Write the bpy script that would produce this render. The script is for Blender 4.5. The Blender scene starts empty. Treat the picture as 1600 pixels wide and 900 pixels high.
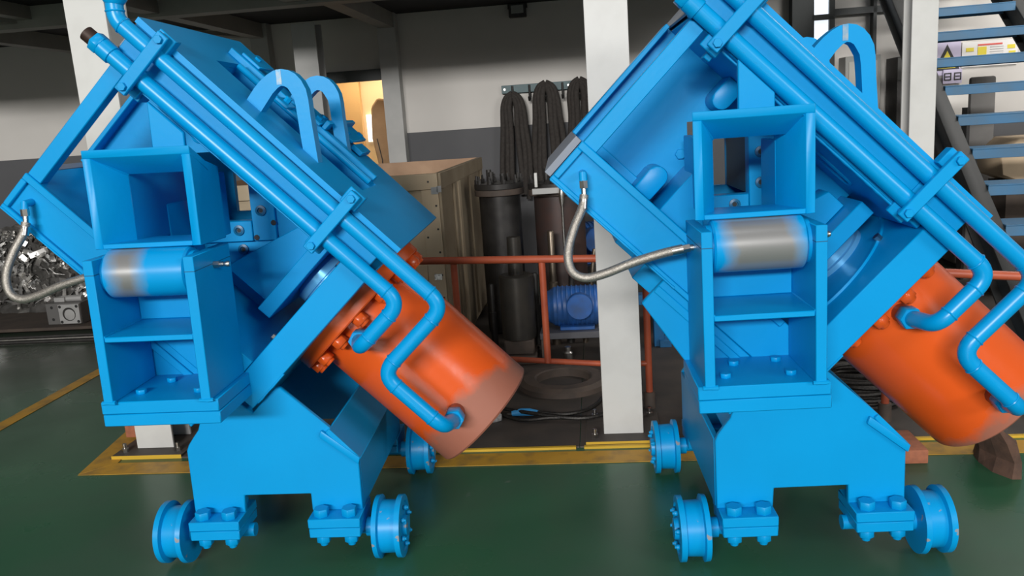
import bpy, bmesh, math, random
from mathutils import Vector, Matrix
random.seed(7)
S2 = math.sqrt(.5)
PI = math.pi
scn = bpy.context.scene
COL = scn.collection

# ---------------------------------------------------------------- camera
def basis():
    pt, rl = math.radians(11.462), math.radians(-3.96)
    F = Vector((0, math.cos(pt), -math.sin(pt))); R0 = Vector((1, 0, 0)); D0 = Vector((0, -math.sin(pt), -math.cos(pt)))
    R = math.cos(rl)*R0 - math.sin(rl)*D0; D = math.cos(rl)*D0 + math.sin(rl)*R0
    return R, -D, -F
cam_d = bpy.data.cameras.new('camera'); cam = bpy.data.objects.new('camera', cam_d); COL.objects.link(cam)
cr, cu, cb = basis()
m = Matrix.Identity(4)
for i in range(3):
    m[i][0], m[i][1], m[i][2] = cr[i], cu[i], cb[i]
m[2][3] = 1.6
cam.matrix_world = m
cam_d.sensor_width = 36; cam_d.lens = 1289/1600*36; cam_d.clip_start = .05
scn.camera = cam

# ---------------------------------------------------------------- background frame (rows of columns, walls)
YB = math.radians(6.3)
UU = Vector((math.cos(YB), -math.sin(YB), 0)); VV = Vector((math.sin(YB), math.cos(YB), 0))
def G(u, v, z=0.): return UU*u + VV*v + Vector((0, 0, z))

# ---------------------------------------------------------------- world, lights, exposure
w = bpy.data.worlds.new('world'); scn.world = w; w.use_nodes = True
bg = w.node_tree.nodes['Background']; bg.inputs[0].default_value = (1, .98, .95, 1); bg.inputs[1].default_value = .18
def area(name, loc, target, sx, sy, power, col=(1, 1, 1)):
    l = bpy.data.lights.new(name, 'AREA'); l.shape = 'RECTANGLE'; l.size = sx; l.size_y = sy; l.energy = power; l.color = col
    o = bpy.data.objects.new(name, l); COL.objects.link(o); o.location = loc
    o.rotation_euler = (Vector(target)-Vector(loc)).to_track_quat('-Z', 'Y').to_euler()
    return o
# tall factory windows across the hall behind the photographer, and the hall's high-bay lamps / rooflights
area('hall_window_light', (-4.6, -16, 6.6), (-.1, 5, 1.4), 8.0, 1.2, 3850, (1, .985, .96))
area('hall_roof_light', (-.4, -.3, 7.2), (-.4, .6, 0), 4.0, 1.6, 42, (.97, .99, 1))
area('side_fill_light', (9.5, -8, 5.2), (-.6, 3.2, 1.0), 5.0, 2.0, 620, (1, .99, .97))  # added fill from the right to lift the shaded sides, no window known there
area('stairwell_light', G(4.3, 6.0, 4.6), G(3.0, 8.4, 1.6), 2.0, 1.2, 120, (1, .97, .93))
area('side_room_light', G(-2.7, 10.2, 2.45), G(-2.6, 9.8, 0), 1.2, 1.2, 34, (1, .80, .52))
scn.view_settings.view_transform = 'Standard'; scn.view_settings.look = 'None'
scn.view_settings.gamma = 1; scn.view_settings.use_curve_mapping = False
scn.view_settings.exposure = 0.0

# ---------------------------------------------------------------- materials
MATS = {}
def mat(name, c, rough=.5, metal=0., c2=None, scale=6., amt=.5, bump=0., bscale=40., spec=.5, coat=0., detail=6, contrast=(.35, .65)):
    if name in MATS: return MATS[name]
    M = bpy.data.materials.new(name); M.use_nodes = True; nt = M.node_tree; b = nt.nodes['Principled BSDF']
    b.inputs['Base Color'].default_value = (*c, 1); b.inputs['Roughness'].default_value = rough; b.inputs['Metallic'].default_value = metal
    b.inputs['Specular IOR Level'].default_value = spec; b.inputs['Coat Weight'].default_value = coat
    tc = nt.nodes.new('ShaderNodeTexCoord')
    if c2 is not None:
        n = nt.nodes.new('ShaderNodeTexNoise'); n.inputs['Scale'].default_value = scale; n.inputs['Detail'].default_value = detail
        nt.links.new(tc.outputs['Object'], n.inputs['Vector'])
        r = nt.nodes.new('ShaderNodeMapRange'); r.inputs['From Min'].default_value = contrast[0]; r.inputs['From Max'].default_value = contrast[1]
        r.inputs['To Max'].default_value = amt
        nt.links.new(n.outputs['Fac'], r.inputs['Value'])
        mx = nt.nodes.new('ShaderNodeMix'); mx.data_type = 'RGBA'
        mx.inputs['A'].default_value = (*c, 1); mx.inputs['B'].default_value = (*c2, 1)
        nt.links.new(r.outputs[0], mx.inputs['Factor']); nt.links.new(mx.outputs['Result'], b.inputs['Base Color'])
    if bump:
        n2 = nt.nodes.new('ShaderNodeTexNoise'); n2.inputs['Scale'].default_value = bscale; n2.inputs['Detail'].default_value = 3
        nt.links.new(tc.outputs['Object'], n2.inputs['Vector'])
        bp = nt.nodes.new('ShaderNodeBump'); bp.inputs['Strength'].default_value = bump; bp.inputs['Distance'].default_value = .002
        nt.links.new(n2.outputs['Fac'], bp.inputs['Height']); nt.links.new(bp.outputs[0], b.inputs['Normal'])
    MATS[name] = M
    return M
def emit(name, c, s):
    M = bpy.data.materials.new(name); M.use_nodes = True; b = M.node_tree.nodes['Principled BSDF']
    b.inputs['Base Color'].default_value = (*c, 1); b.inputs['Emission Color'].default_value = (*c, 1); b.inputs['Emission Strength'].default_value = s
    return M

BLUE = mat('blue_paint', (.0, .300, .66), .38, c2=(.0, .268, .60), scale=3.2, amt=.6, bump=.12, bscale=55, spec=.25)
BLUEP = mat('blue_pipe_paint', (.0, .305, .66), .3, c2=(.0, .28, .62), scale=9, amt=.5, bump=.06, bscale=40, spec=.35)
STEEL = mat('bright_steel', (.52, .50, .47), .3, 1., c2=(.35, .34, .33), scale=30, amt=.6)
BRAID = mat('braided_steel', (.44, .41, .365), .42, .75, c2=(.22, .20, .18), scale=260, amt=.9, bump=.7, bscale=420)
BLACK = mat('black_rubber', (.012, .012, .012), .6)
DARKHOLE = mat('dark_hole', (.01, .015, .02), .6)
BROWNCAP = mat('brown_thread', (.035, .018, .012), .55, .3)
RAILM = mat('rail_red_paint', (.50, .105, .045), .45, c2=(.35, .07, .035), scale=8, amt=.7, bump=.1)
WHITEM = mat('white_column_paint', (.60, .595, .57), .5, c2=(.46, .45, .43), scale=5, amt=.55, bump=.1, bscale=20, contrast=(.42, .75))
GREYCOL = mat('grey_column_paint', (.44, .435, .42), .55, c2=(.33, .33, .32), scale=4, amt=.6)
PLATEM = mat('dusty_plate', (.075, .060, .050), .65, .0, c2=(.045, .040, .036), scale=5, amt=.8, bump=.2)
YELLOW = mat('yellow_line', (.50, .27, .03), .5, c2=(.16, .11, .05), scale=9, amt=.75, contrast=(.48, .72))
YEDGE = mat('yellow_edge', (.62, .38, .03), .5)
PLY = mat('plywood', (.58, .47, .33), .7, c2=(.44, .33, .21), scale=3, amt=.6, bump=.1)
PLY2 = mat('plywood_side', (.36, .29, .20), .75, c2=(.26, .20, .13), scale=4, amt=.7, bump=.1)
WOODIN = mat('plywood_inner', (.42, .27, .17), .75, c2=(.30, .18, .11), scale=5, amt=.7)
DKIRON = mat('dark_iron', (.045, .043, .042), .45, .6, c2=(.085, .08, .075), scale=12, amt=.5)
RUST = mat('rust_iron', (.12, .088, .070), .7, .1, c2=(.07, .058, .050), scale=14, amt=.7, bump=.3)
MOTORB = mat('motor_blue', (.02, .12, .42), .45, c2=(.03, .06, .12), scale=12, amt=.6)
RACKG = mat('rack_green', (.06, .12, .13), .5, c2=(.04, .07, .08), scale=20, amt=.5)
SLING = mat('black_sling', (.028, .023, .020), .9, c2=(.055, .048, .042), scale=40, amt=.5, bump=.5, bscale=120)
BRICK = mat('red_brick', (.36, .125, .065), .85, c2=(.25, .09, .05), scale=40, amt=.7, bump=.5, bscale=90)
STONE = mat('brown_stone', (.115, .062, .042), .9, c2=(.06, .035, .025), scale=18, amt=.8, bump=1., bscale=40)
TREADB = mat('tread_blue', (.045, .16, .30), .5, c2=(.07, .13, .19), scale=7, amt=.6)
STRING = mat('stringer_navy', (.03, .045, .055), .5, c2=(.05, .055, .06), scale=5, amt=.6)
SHADE_GREY = mat('shaded_end_grey', (.24, .26, .30), .5)  # shade and reflection on the beam end faces, put into the colour as grey

def orange_mat(name, limit):
    M = bpy.data.materials.new(name); M.use_nodes = True; nt = M.node_tree; b = nt.nodes['Principled BSDF']
    b.inputs['Roughness'].default_value = .3; b.inputs['Specular IOR Level'].default_value = .5
    tc = nt.nodes.new('ShaderNodeTexCoord')
    n = nt.nodes.new('ShaderNodeTexNoise'); n.inputs['Scale'].default_value = 5; n.inputs['Detail'].default_value = 4
    nt.links.new(tc.outputs['Object'], n.inputs['Vector'])
    dot = nt.nodes.new('ShaderNodeVectorMath'); dot.operation = 'DOT_PRODUCT'; dot.inputs[1].default_value = (S2, 0, -S2)
    nt.links.new(tc.outputs['Object'], dot.inputs[0])
    ad = nt.nodes.new('ShaderNodeMath'); ad.operation = 'MULTIPLY_ADD'; ad.inputs[1].default_value = .30
    nt.links.new(n.outputs['Fac'], ad.inputs[0]); nt.links.new(dot.outputs['Value'], ad.inputs[2])
    r = nt.nodes.new('ShaderNodeMapRange'); r.inputs['From Min'].default_value = limit; r.inputs['From Max'].default_value = limit+.05
    nt.links.new(ad.outputs[0], r.inputs['Value'])
    n2 = nt.nodes.new('ShaderNodeTexNoise'); n2.inputs['Scale'].default_value = 2.5; nt.links.new(tc.outputs['Object'], n2.inputs['Vector'])
    mx0 = nt.nodes.new('ShaderNodeMix'); mx0.data_type = 'RGBA'; mx0.inputs['A'].default_value = (.78, .095, .008, 1); mx0.inputs['B'].default_value = (.66, .10, .016, 1)
    nt.links.new(n2.outputs['Fac'], mx0.inputs['Factor'])
    mx = nt.nodes.new('ShaderNodeMix'); mx.data_type = 'RGBA'; mx.inputs['B'].default_value = (.34, .12, .075, 1)
    nt.links.new(mx0.outputs['Result'], mx.inputs['A']); nt.links.new(r.outputs[0], mx.inputs['Factor'])
    nt.links.new(mx.outputs['Result'], b.inputs['Base Color'])
    rr = nt.nodes.new('ShaderNodeMapRange'); rr.inputs['To Min'].default_value = .26; rr.inputs['To Max'].default_value = .55
    nt.links.new(r.outputs[0], rr.inputs['Value']); nt.links.new(rr.outputs[0], b.inputs['Roughness'])
    bp = nt.nodes.new('ShaderNodeBump'); bp.inputs['Strength'].default_value = .12; bp.inputs['Distance'].default_value = .004
    n3 = nt.nodes.new('ShaderNodeTexNoise'); n3.inputs['Scale'].default_value = 26; nt.links.new(tc.outputs['Object'], n3.inputs['Vector'])
    nt.links.new(n3.outputs['Fac'], bp.inputs['Height']); nt.links.new(bp.outputs[0], b.inputs['Normal'])
    return M
ORANGE = orange_mat('orange_paint', .235)
ORANGER = orange_mat('orange_paint_fresh', .315)

def worn_mat(name, x0, x1, soft):
    """blue paint worn to bare steel along the middle of the roller (object X)"""
    M = bpy.data.materials.new(name); M.use_nodes = True; nt = M.node_tree; b = nt.nodes['Principled BSDF']
    tc = nt.nodes.new('ShaderNodeTexCoord'); sx = nt.nodes.new('ShaderNodeSeparateXYZ'); nt.links.new(tc.outputs['Object'], sx.inputs[0])
    n = nt.nodes.new('ShaderNodeTexNoise'); n.inputs['Scale'].default_value = 9; n.inputs['Detail'].default_value = 5; nt.links.new(tc.outputs['Object'], n.inputs['Vector'])
    nm = nt.nodes.new('ShaderNodeMath'); nm.operation = 'MULTIPLY_ADD'; nm.inputs[1].default_value = .09; nm.inputs[2].default_value = -.045
    nt.links.new(n.outputs['Fac'], nm.inputs[0])
    ad = nt.nodes.new('ShaderNodeMath'); nt.links.new(sx.outputs['X'], ad.inputs[0]); nt.links.new(nm.outputs[0], ad.inputs[1])
    r1 = nt.nodes.new('ShaderNodeMapRange'); r1.inputs['From Min'].default_value = x0-soft; r1.inputs['From Max'].default_value = x0+soft
    r2 = nt.nodes.new('ShaderNodeMapRange'); r2.inputs['From Min'].default_value = x1+soft; r2.inputs['From Max'].default_value = x1-soft
    nt.links.new(ad.outputs[0], r1.inputs['Value']); nt.links.new(ad.outputs[0], r2.inputs['Value'])
    mu = nt.nodes.new('ShaderNodeMath'); mu.operation = 'MULTIPLY'; nt.links.new(r1.outputs[0], mu.inputs[0]); nt.links.new(r2.outputs[0], mu.inputs[1])
    mx = nt.nodes.new('ShaderNodeMix'); mx.data_type = 'RGBA'; mx.inputs['A'].default_value = (.0, .295, .66, 1); mx.inputs['B'].default_value = (.34, .34, .34, 1)
    nt.links.new(mu.outputs[0], mx.inputs['Factor']); nt.links.new(mx.outputs['Result'], b.inputs['Base Color'])
    mm = nt.nodes.new('ShaderNodeMath'); mm.operation = 'MULTIPLY'; mm.inputs[1].default_value = .55
    nt.links.new(mu.outputs[0], mm.inputs[0]); nt.links.new(mm.outputs[0], b.inputs['Metallic'])
    b.inputs['Roughness'].default_value = .3
    return M
WORNL = worn_mat('worn_roller_narrow', -.345, -.255, .03)
WORNR = worn_mat('worn_roller_wide', -.335, -.135, .025)

def floor_mat():
    M = bpy.data.materials.new('green_epoxy_floor'); M.use_nodes = True; nt = M.node_tree; b = nt.nodes['Principled BSDF']
    tc = nt.nodes.new('ShaderNodeTexCoord')
    n = nt.nodes.new('ShaderNodeTexNoise'); n.inputs['Scale'].default_value = 1.1; n.inputs['Detail'].default_value = 7; nt.links.new(tc.outputs['Object'], n.inputs['Vector'])
    r = nt.nodes.new('ShaderNodeMapRange'); r.inputs['From Min'].default_value = .38; r.inputs['From Max'].default_value = .68; nt.links.new(n.outputs['Fac'], r.inputs['Value'])
    mx = nt.nodes.new('ShaderNodeMix'); mx.data_type = 'RGBA'; mx.inputs['A'].default_value = (.026, .112, .056, 1); mx.inputs['B'].default_value = (.046, .096, .062, 1)
    nt.links.new(r.outputs[0], mx.inputs['Factor'])
    # pale scuffs
    n2 = nt.nodes.new('ShaderNodeTexNoise'); n2.inputs['Scale'].default_value = 9; n2.inputs['Detail'].default_value = 9; nt.links.new(tc.outputs['Object'], n2.inputs['Vector'])
    r2 = nt.nodes.new('ShaderNodeMapRange'); r2.inputs['From Min'].default_value = .70; r2.inputs['From Max'].default_value = .76; r2.inputs['To Max'].default_value = .35; nt.links.new(n2.outputs['Fac'], r2.inputs['Value'])
    m2 = nt.nodes.new('ShaderNodeMix'); m2.data_type = 'RGBA'; m2.inputs['B'].default_value = (.17, .18, .17, 1)
    nt.links.new(mx.outputs['Result'], m2.inputs['A']); nt.links.new(r2.outputs[0], m2.inputs['Factor'])
    # the green blends to a grey brown towards the storage side
    sp = nt.nodes.new('ShaderNodeSeparateXYZ'); nt.links.new(tc.outputs['Object'], sp.inputs[0])
    r3 = nt.nodes.new('ShaderNodeMapRange'); r3.inputs['From Min'].default_value = 4.9; r3.inputs['From Max'].default_value = 6.4; r3.inputs['To Max'].default_value = .75; nt.links.new(sp.outputs['Y'], r3.inputs['Value'])
    m3 = nt.nodes.new('ShaderNodeMix'); m3.data_type = 'RGBA'; m3.inputs['B'].default_value = (.06, .058, .05, 1)
    nt.links.new(m2.outputs['Result'], m3.inputs['A']); nt.links.new(r3.outputs[0], m3.inputs['Factor'])
    nt.links.new(m3.outputs['Result'], b.inputs['Base Color'])
    rr = nt.nodes.new('ShaderNodeMapRange'); rr.inputs['To Min'].default_value = .24; rr.inputs['To Max'].default_value = .42
    nt.links.new(r.outputs[0], rr.inputs['Value']); nt.links.new(rr.outputs[0], b.inputs['Roughness'])
    b.inputs['Specular IOR Level'].default_value = .4
    return M
FLOORM = floor_mat()

def wall_mat(name='two_tone_wall', band=1.545):
    """white plaster above a dark grey painted dado """
    M = bpy.data.materials.new(name); M.use_nodes = True; nt = M.node_tree; b = nt.nodes['Principled BSDF']
    tc = nt.nodes.new('ShaderNodeTexCoord'); sp = nt.nodes.new('ShaderNodeSeparateXYZ'); nt.links.new(tc.outputs['Object'], sp.inputs[0])
    gt = nt.nodes.new('ShaderNodeMath'); gt.operation = 'GREATER_THAN'; gt.inputs[1].default_value = band; nt.links.new(sp.outputs['Z'], gt.inputs[0])
    n = nt.nodes.new('ShaderNodeTexNoise'); n.inputs['Scale'].default_value = 2.2; n.inputs['Detail'].default_value = 7; nt.links.new(tc.outputs['Object'], n.inputs['Vector'])
    mw = nt.nodes.new('ShaderNodeMix'); mw.data_type = 'RGBA'; mw.inputs['A'].default_value = (.64, .61, .575, 1); mw.inputs['B'].default_value = (.55, .525, .49, 1); nt.links.new(n.outputs['Fac'], mw.inputs['Factor'])
    mg = nt.nodes.new('ShaderNodeMix'); mg.data_type = 'RGBA'; mg.inputs['A'].default_value = (.105, .105, .11, 1); mg.inputs['B'].default_value = (.075, .075, .08, 1); nt.links.new(n.outputs['Fac'], mg.inputs['Factor'])
    mx = nt.nodes.new('ShaderNodeMix'); mx.data_type = 'RGBA'; nt.links.new(mg.outputs['Result'], mx.inputs['A']); nt.links.new(mw.outputs['Result'], mx.inputs['B']); nt.links.new(gt.outputs[0], mx.inputs['Factor'])
    nt.links.new(mx.outputs['Result'], b.inputs['Base Color']); b.inputs['Roughness'].default_value = .75
    return M
WALLM = wall_mat()
WALLR = wall_mat('two_tone_wall_low_band', 1.30)
CEILM = mat('black_deck', (.009, .008, .008), .8)
BEAMM = mat('pale_beam', (.30, .285, .26), .6, c2=(.2, .19, .17), scale=3, amt=.5)

# ---------------------------------------------------------------- mesh helpers
def ab(A, Y, B): return Vector(((A+B)*S2, Y, (B-A)*S2))     # machine body is set at 45 degrees
class MB:
    def __init__(s): s.v = []; s.f = []
    def add(s, vs, fs):
        o = len(s.v); s.v += [Vector(p) for p in vs]; s.f += [[i+o for i in q] for q in fs]; return s
    def box(s, x0, x1, y0, y1, z0, z1, fn=None):
        vs = [(x, y, z) for x in (x0, x1) for y in (y0, y1) for z in (z0, z1)]
        if fn: vs = [fn(*p) for p in vs]
        return s.add(vs, [(0, 1, 3, 2), (4, 6, 7, 5), (0, 4, 5, 1), (2, 3, 7, 6), (0, 2, 6, 4), (1, 5, 7, 3)])
    def abox(s, A0, A1, Y0, Y1, B0, B1): return s.box(A0, A1, Y0, Y1, B0, B1, ab)
    def prism(s, poly, y0, y1, fn=lambda a, y, b: Vector((a, y, b))):
        n = len(poly)
        vs = [fn(a, y0, b) for a, b in poly]+[fn(a, y1, b) for a, b in poly]
        return s.add(vs, [list(range(n)), list(range(2*n-1, n-1, -1))]+[(i, i+n, (i+1) % n+n, (i+1) % n) for i in range(n)])
    def hole4(s, o, h, y0, y1, fn=lambda a, y, b: Vector((a, y, b))):
        """quad plate o[0..3] with a quad hole h[0..3]; h[i] lies towards edge i (o[i]-o[i+1])"""
        P = list(o)+list(h)
        vs = [fn(a, y0, b) for a, b in P]+[fn(a, y1, b) for a, b in P]
        fs = []
        for i in range(4):
            j = (i+1) % 4; k = (i-1) % 4
            for t in ((i, j, 4+i), (i, 4+i, 4+k)):
                fs.append(t); fs.append(tuple(q+8 for q in reversed(t)))
            fs.append((i, i+8, j+8, j)); fs.append((4+i, 4+j, 12+j, 12+i))
        return s.add(vs, fs)
    def lathe(s, prof, c, ax, n=24, cap=True, ph=0.):
        """prof: (distance along axis, radius)"""
        ax = Vector(ax).normalized(); c = Vector(c)
        t = Vector((0, 0, 1)) if abs(ax.z) < .9 else Vector((1, 0, 0))
        e1 = ax.cross(t).normalized(); e2 = ax.cross(e1)
        vs = []; fs = []
        for d, r in prof:
            for k in range(n):
                a = 2*PI*k/n+ph; vs.append(c+ax*d+(e1*math.cos(a)+e2*math.sin(a))*r)
        for i in range(len(prof)-1):
            for k in range(n): fs.append((i*n+k, i*n+(k+1) % n, (i+1)*n+(k+1) % n, (i+1)*n+k))
        if cap:
            fs.append(list(range(n-1, -1, -1))); fs.append([(len(prof)-1)*n+k for k in range(n)])
        return s.add(vs, fs)
    def cyl(s, p, q, r, n=20, r2=None):
        p = Vector(p); q = Vector(q); d = q-p
        return s.lathe([(0, r), (d.length, r if r2 is None else r2)], p, d, n)
    def hexa(s, p, q, r): return s.cyl(p, q, r, 6)
    def tube(s, pts, r, n=14, cap=True):
        pts = [Vector(p) for p in pts]; vs = []; fs = []; e = None
        for i, p in enumerate(pts):
            d = (pts[min(i+1, len(pts)-1)]-pts[max(i-1, 0)]).normalized()
            if e is None:
                t = Vector((0, 1, 0)) if abs(d.y) < .9 else Vector((1, 0, 0)); e = d.cross(t).normalized()
            e = (e-d*e.dot(d)).normalized(); g = d.cross(e)
            rr = r[i] if isinstance(r, (list, tuple)) else r
            for k in range(n):
                a = 2*PI*k/n; vs.append(p+(e*math.cos(a)+g*math.sin(a))*rr)
        for i in range(len(pts)-1):
            for k in range(n): fs.append((i*n+k, i*n+(k+1) % n, (i+1)*n+(k+1) % n, (i+1)*n+k))
        if cap: fs.append(list(range(n-1, -1, -1))); fs.append([(len(pts)-1)*n+k for k in range(n)])
        return s.add(vs, fs)
    def torus(s, c, ax, R, r, n=40, k=8):
        ax = Vector(ax).normalized(); c = Vector(c); t = Vector((0, 0, 1)) if abs(ax.z) < .9 else Vector((1, 0, 0))
        e1 = ax.cross(t).normalized(); e2 = ax.cross(e1); vs = []; fs = []
        for i in range(n):
            a = 2*PI*i/n; d = e1*math.cos(a)+e2*math.sin(a)
            for j in range(k):
                b = 2*PI*j/k; vs.append(c+d*(R+r*math.cos(b))+ax*r*math.sin(b))
        for i in range(n):
            for j in range(k): fs.append((i*k+j, ((i+1) % n)*k+j, ((i+1) % n)*k+(j+1) % k, i*k+(j+1) % k))
        return s.add(vs, fs)
    def build(s, name, mt, parent=None, bevel=0., smooth=True, seg=1, angle=40):
        me = bpy.data.meshes.new(name); bm = bmesh.new()
        vs = [bm.verts.new(p) for p in s.v]
        for q in s.f:
            try: bm.faces.new([vs[i] for i in q])
            except ValueError: pass
        bmesh.ops.recalc_face_normals(bm, faces=bm.faces)
        if bevel:
            es = [e for e in bm.edges if len(e.link_faces) == 2 and e.calc_face_angle(0) > .5]
            bmesh.ops.bevel(bm, geom=es, offset=bevel, offset_type='OFFSET', segments=seg, affect='EDGES', profile=.5, clamp_overlap=True)
        bm.to_mesh(me); bm.free(); me.materials.append(mt)
        if smooth:
            for p in me.polygons: p.use_smooth = True
            me.set_sharp_from_angle(angle=math.radians(angle))
        o = bpy.data.objects.new(name, me); COL.objects.link(o)
        if parent is not None: o.parent = parent
        return o
def fillet(pts, r, n=7):
    """polyline with rounded corners"""
    pts = [Vector(p) for p in pts]; out = [pts[0]]
    for a, b, c in zip(pts, pts[1:], pts[2:]):
        d1 = (a-b).normalized(); d2 = (c-b).normalized(); ang = d1.angle(d2)
        t = min(r/math.tan(ang/2), (a-b).length*.49, (c-b).length*.49)
        p = b+d1*t; q = b+d2*t
        for i in range(n+1):
            k = i/n; out.append(p*(1-k)**2+b*2*k*(1-k)+q*k*k)
    out.append(pts[-1]); return out
def spline(pts, n=8):
    pts = [Vector(p) for p in pts]; P = [pts[0]*2-pts[1]]+pts+[pts[-1]*2-pts[-2]]; out = []
    for i in range(1, len(P)-2):
        for k in range(n):
            t = k/n; a, b, c, d = P[i-1:i+3]
            out.append(.5*((2*b)+(c-a)*t+(2*a-5*b+4*c-d)*t*t+(3*b-a-3*c+d)*t**3))
    out.append(pts[-1]); return out
def empty(name, loc=(0, 0, 0), rot=(0, 0, 0)):
    o = bpy.data.objects.new(name, None); COL.objects.link(o); o.location = loc; o.rotation_euler = rot; o.empty_display_size = .1; return o
def tag(o, label=None, cat=None, group=None, kind=None):
    if label: o['label'] = label
    if cat: o['category'] = cat
    if group: o['group'] = group
    if kind: o['kind'] = kind
    return o
def copy_tree(o, parent=None, swap=None):
    c = o.copy(); COL.objects.link(c); c.parent = parent
    for ch in o.children[:]:
        copy_tree(ch, c)
    return c
ROTB = (0, 0, -YB)                     # objects laid out in the background frame
def setting(o, name=None):
    o['kind'] = 'structure'; return o
def gbox(name, mt, u0, u1, v0, v1, z0, z1, parent=None, bevel=0.):
    o = MB().box(u0, u1, v0, v1, z0, z1).build(name, mt, parent, bevel)
    if parent is None: o.rotation_euler = ROTB
    return o

# ================================================================ THE SETTING
setting(MB().box(-12, 12, -9, 16, -.1, 0).build('floor', FLOORM, smooth=False))
# storage side floor: dusty steel plates behind the yellow line
for i, (a, b) in enumerate(((-2.6, -.144), (-.140, 2.3), (2.304, 4.9))):
    p = gbox('floor', PLATEM, a, b, 3.83, 7.4, 0, .008); setting(p)
# yellow painted lines
def line(n, pts):
    o = MB().prism(pts, .001, .0035, fn=lambda a, y, b: Vector((a, b, y))).build('trim_%d' % n, YELLOW, smooth=False); o.rotation_euler = ROTB; setting(o)
line(1, [(-2.66, 3.64), (4.9, 3.64), (4.9, 3.78), (-2.53, 3.78)])
line(2, [(-2.662, 3.65), (-2.53, 3.781), (-2.61, 4.30), (-2.76, 4.30)])
line(3, [(-3.64, 3.2), (-3.54, 3.2), (-3.70, 6.9), (-3.80, 6.9)])
for k, (a, b) in enumerate(((-2.0, -.16), (-.12, .9), (.95, 2.3))):
    setting(gbox('trim_%d' % (4+k), YEDGE, a, b, 3.812, 3.832, 0, .012))
# back wall with a doorway
wb = MB()
for u0, u1, z0, z1 in ((-10, -2.66, 0, 3.4), (-2.66, -2.05, 2.12, 3.4), (-2.05, 2.05, 0, 3.4)):
    wb.box(u0, u1, 8.5, 8.62, z0, z1)
o = wb.build('wall_back', WALLM, smooth=False); o.rotation_euler = ROTB; setting(o)
setting(gbox('wall_back', WALLR, 2.05, 9, 8.5, 8.62, 0, 5.2))
DKFR = mat('dark_door_frame', (.03, .035, .035), .5)
setting(gbox('door_1', DKFR, -2.70, -2.03, 8.42, 8.5, 2.09, 2.20))
# side room behind the doorway
CREAM = mat('cream_wall', (.72, .58, .40), .8)
wr = MB().box(-4.2, -1.2, 10.9, 11, 0, 2.8).box(-4.3, -4.2, 8.62, 11, 0, 2.8).box(-1.2, -1.1, 8.62, 11, 0, 2.8).box(-4.3, -1.1, 8.62, 11, 2.7, 2.8)
o = wr.build('wall_side_room', CREAM, smooth=False); o.rotation_euler = ROTB; setting(o)
setting(gbox('wall_left', WALLM, -7.6, -7.5, 2, 8.5, 0, 3.4))
setting(gbox('wall_right', WALLM, 6.4, 6.5, 2, 8.5, 0, 5.2))
# mezzanine deck and its beams
dk = gbox('ceiling', CEILM, -9, 2.02, 5.0, 8.5, 2.72, 2.95); setting(dk)
n = 7
for u0, u1, v0, v1, z0, z1 in ((-7.4, 2.0, 6.32, 6.48, 2.56, 2.72), (-3.38, -3.26, 5.0, 8.5, 2.58, 2.72), (-2.06, -1.92, 6.48, 8.5, 2.58, 2.72), (-2.26, -2.08, 5.0, 6.32, 2.58, 2.72), (-5.3, -5.18, 5, 8.5, 2.58, 2.72), (-4.4, -4.3, 5, 8.5, 2.62, 2.72)):
    setting(gbox('trim_%d' % n, BEAMM, u0, u1, v0, v1, z0, z1)); n += 1
o = MB().prism([(-5.2, 5.0), (-5.08, 5.0), (-3.4, 8.4), (-3.52, 8.4)], 2.60, 2.64, fn=lambda a, y, b: Vector((a, b, y))).build('trim_%d' % n, BEAMM, smooth=False)
o.rotation_euler = ROTB; setting(o); n += 1
# roof strip light over the deck edge is not seen; the pale pilasters on the back wall are
for u in (-3.31, -2.0, 2.0):
    c = gbox('trim_%d' % n, GREYCOL if u < 1 else DKFR, u-.09, u+.09, 8.36, 8.5, 0, 2.72 if u < 1 else 4.2); setting(c); n += 1
# glazed window with dark bars, right end of the back wall
WIN = emit('window_daylight', (.86, .93, 1.), 1.0)
wi = MB().box(2.1, 2.27, 8.44, 8.47, 2.15, 3.3).build('window_1', WIN, smooth=False); wi.rotation_euler = ROTB; setting(wi)
for a, b, c, d in ((2.09, 2.30, 2.33, 2.38), (2.26, 2.31, 1.9, 3.3), (2.09, 2.12, 1.9, 3.3), (2.3, 2.9, 2.36, 2.42), (2.66, 2.69, 1.98, 3.3)):
    gbox('bar_and_shadow_strip', DKFR, a, b, 8.40, 8.5, c, d, wi)  # two lie off the glass: dark strips for grid shadows on the wall

# ================================================================ THE MACHINE (one is built, the other is a copy of it)
def hexbolt(mb, p, d, r=.016, h=.014):
    p = Vector(p); d = Vector(d); mb.hexa(p, p+d*h, r)
def bolt(name, p, d, parent, r=.016, h=.014, mt=None, stud=0.):
    mb = MB(); hexbolt(mb, p, d, r, h)
    if stud: mb.cyl(Vector(p), Vector(p)+Vector(d)*(h+stud), r*.55, 10)
    return mb.build(name, mt or BLUE, parent, .0015)

def make_wheel():
    prof = [(-.052, .045), (-.052, .117), (-.034, .119), (-.030, .100), (.028, .098), (.032, .117), (.052, .117), (.054, .094), (.048, .09), (.050, .04), (.066, .038), (.066, .0)]
    o = MB().lathe([(-.052, .0)]+prof, (0, 0, 0), (1, 0, 0), 40, cap=False).build('wheel', mat('chipped_blue_paint', (.0, .30, .66), .36, c2=(.30, .27, .24), scale=22, amt=.85, spec=.25, contrast=(.665, .69)), None, angle=30)
    mb = MB().cyl((-.30, 0, 0), (-.05, 0, 0), .026, 16).cyl((-.09, 0, 0), (-.05, 0, 0), .036, 16)
    ax = mb.build('axle', BLUE, o)
    for k in range(6):
        a = 2*PI*k/6+.3; bolt('hub_bolt', (.052, .068*math.cos(a), .068*math.sin(a)), (1, 0, 0), o, .0105, .012, BLUE, .006)
    return o

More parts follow.
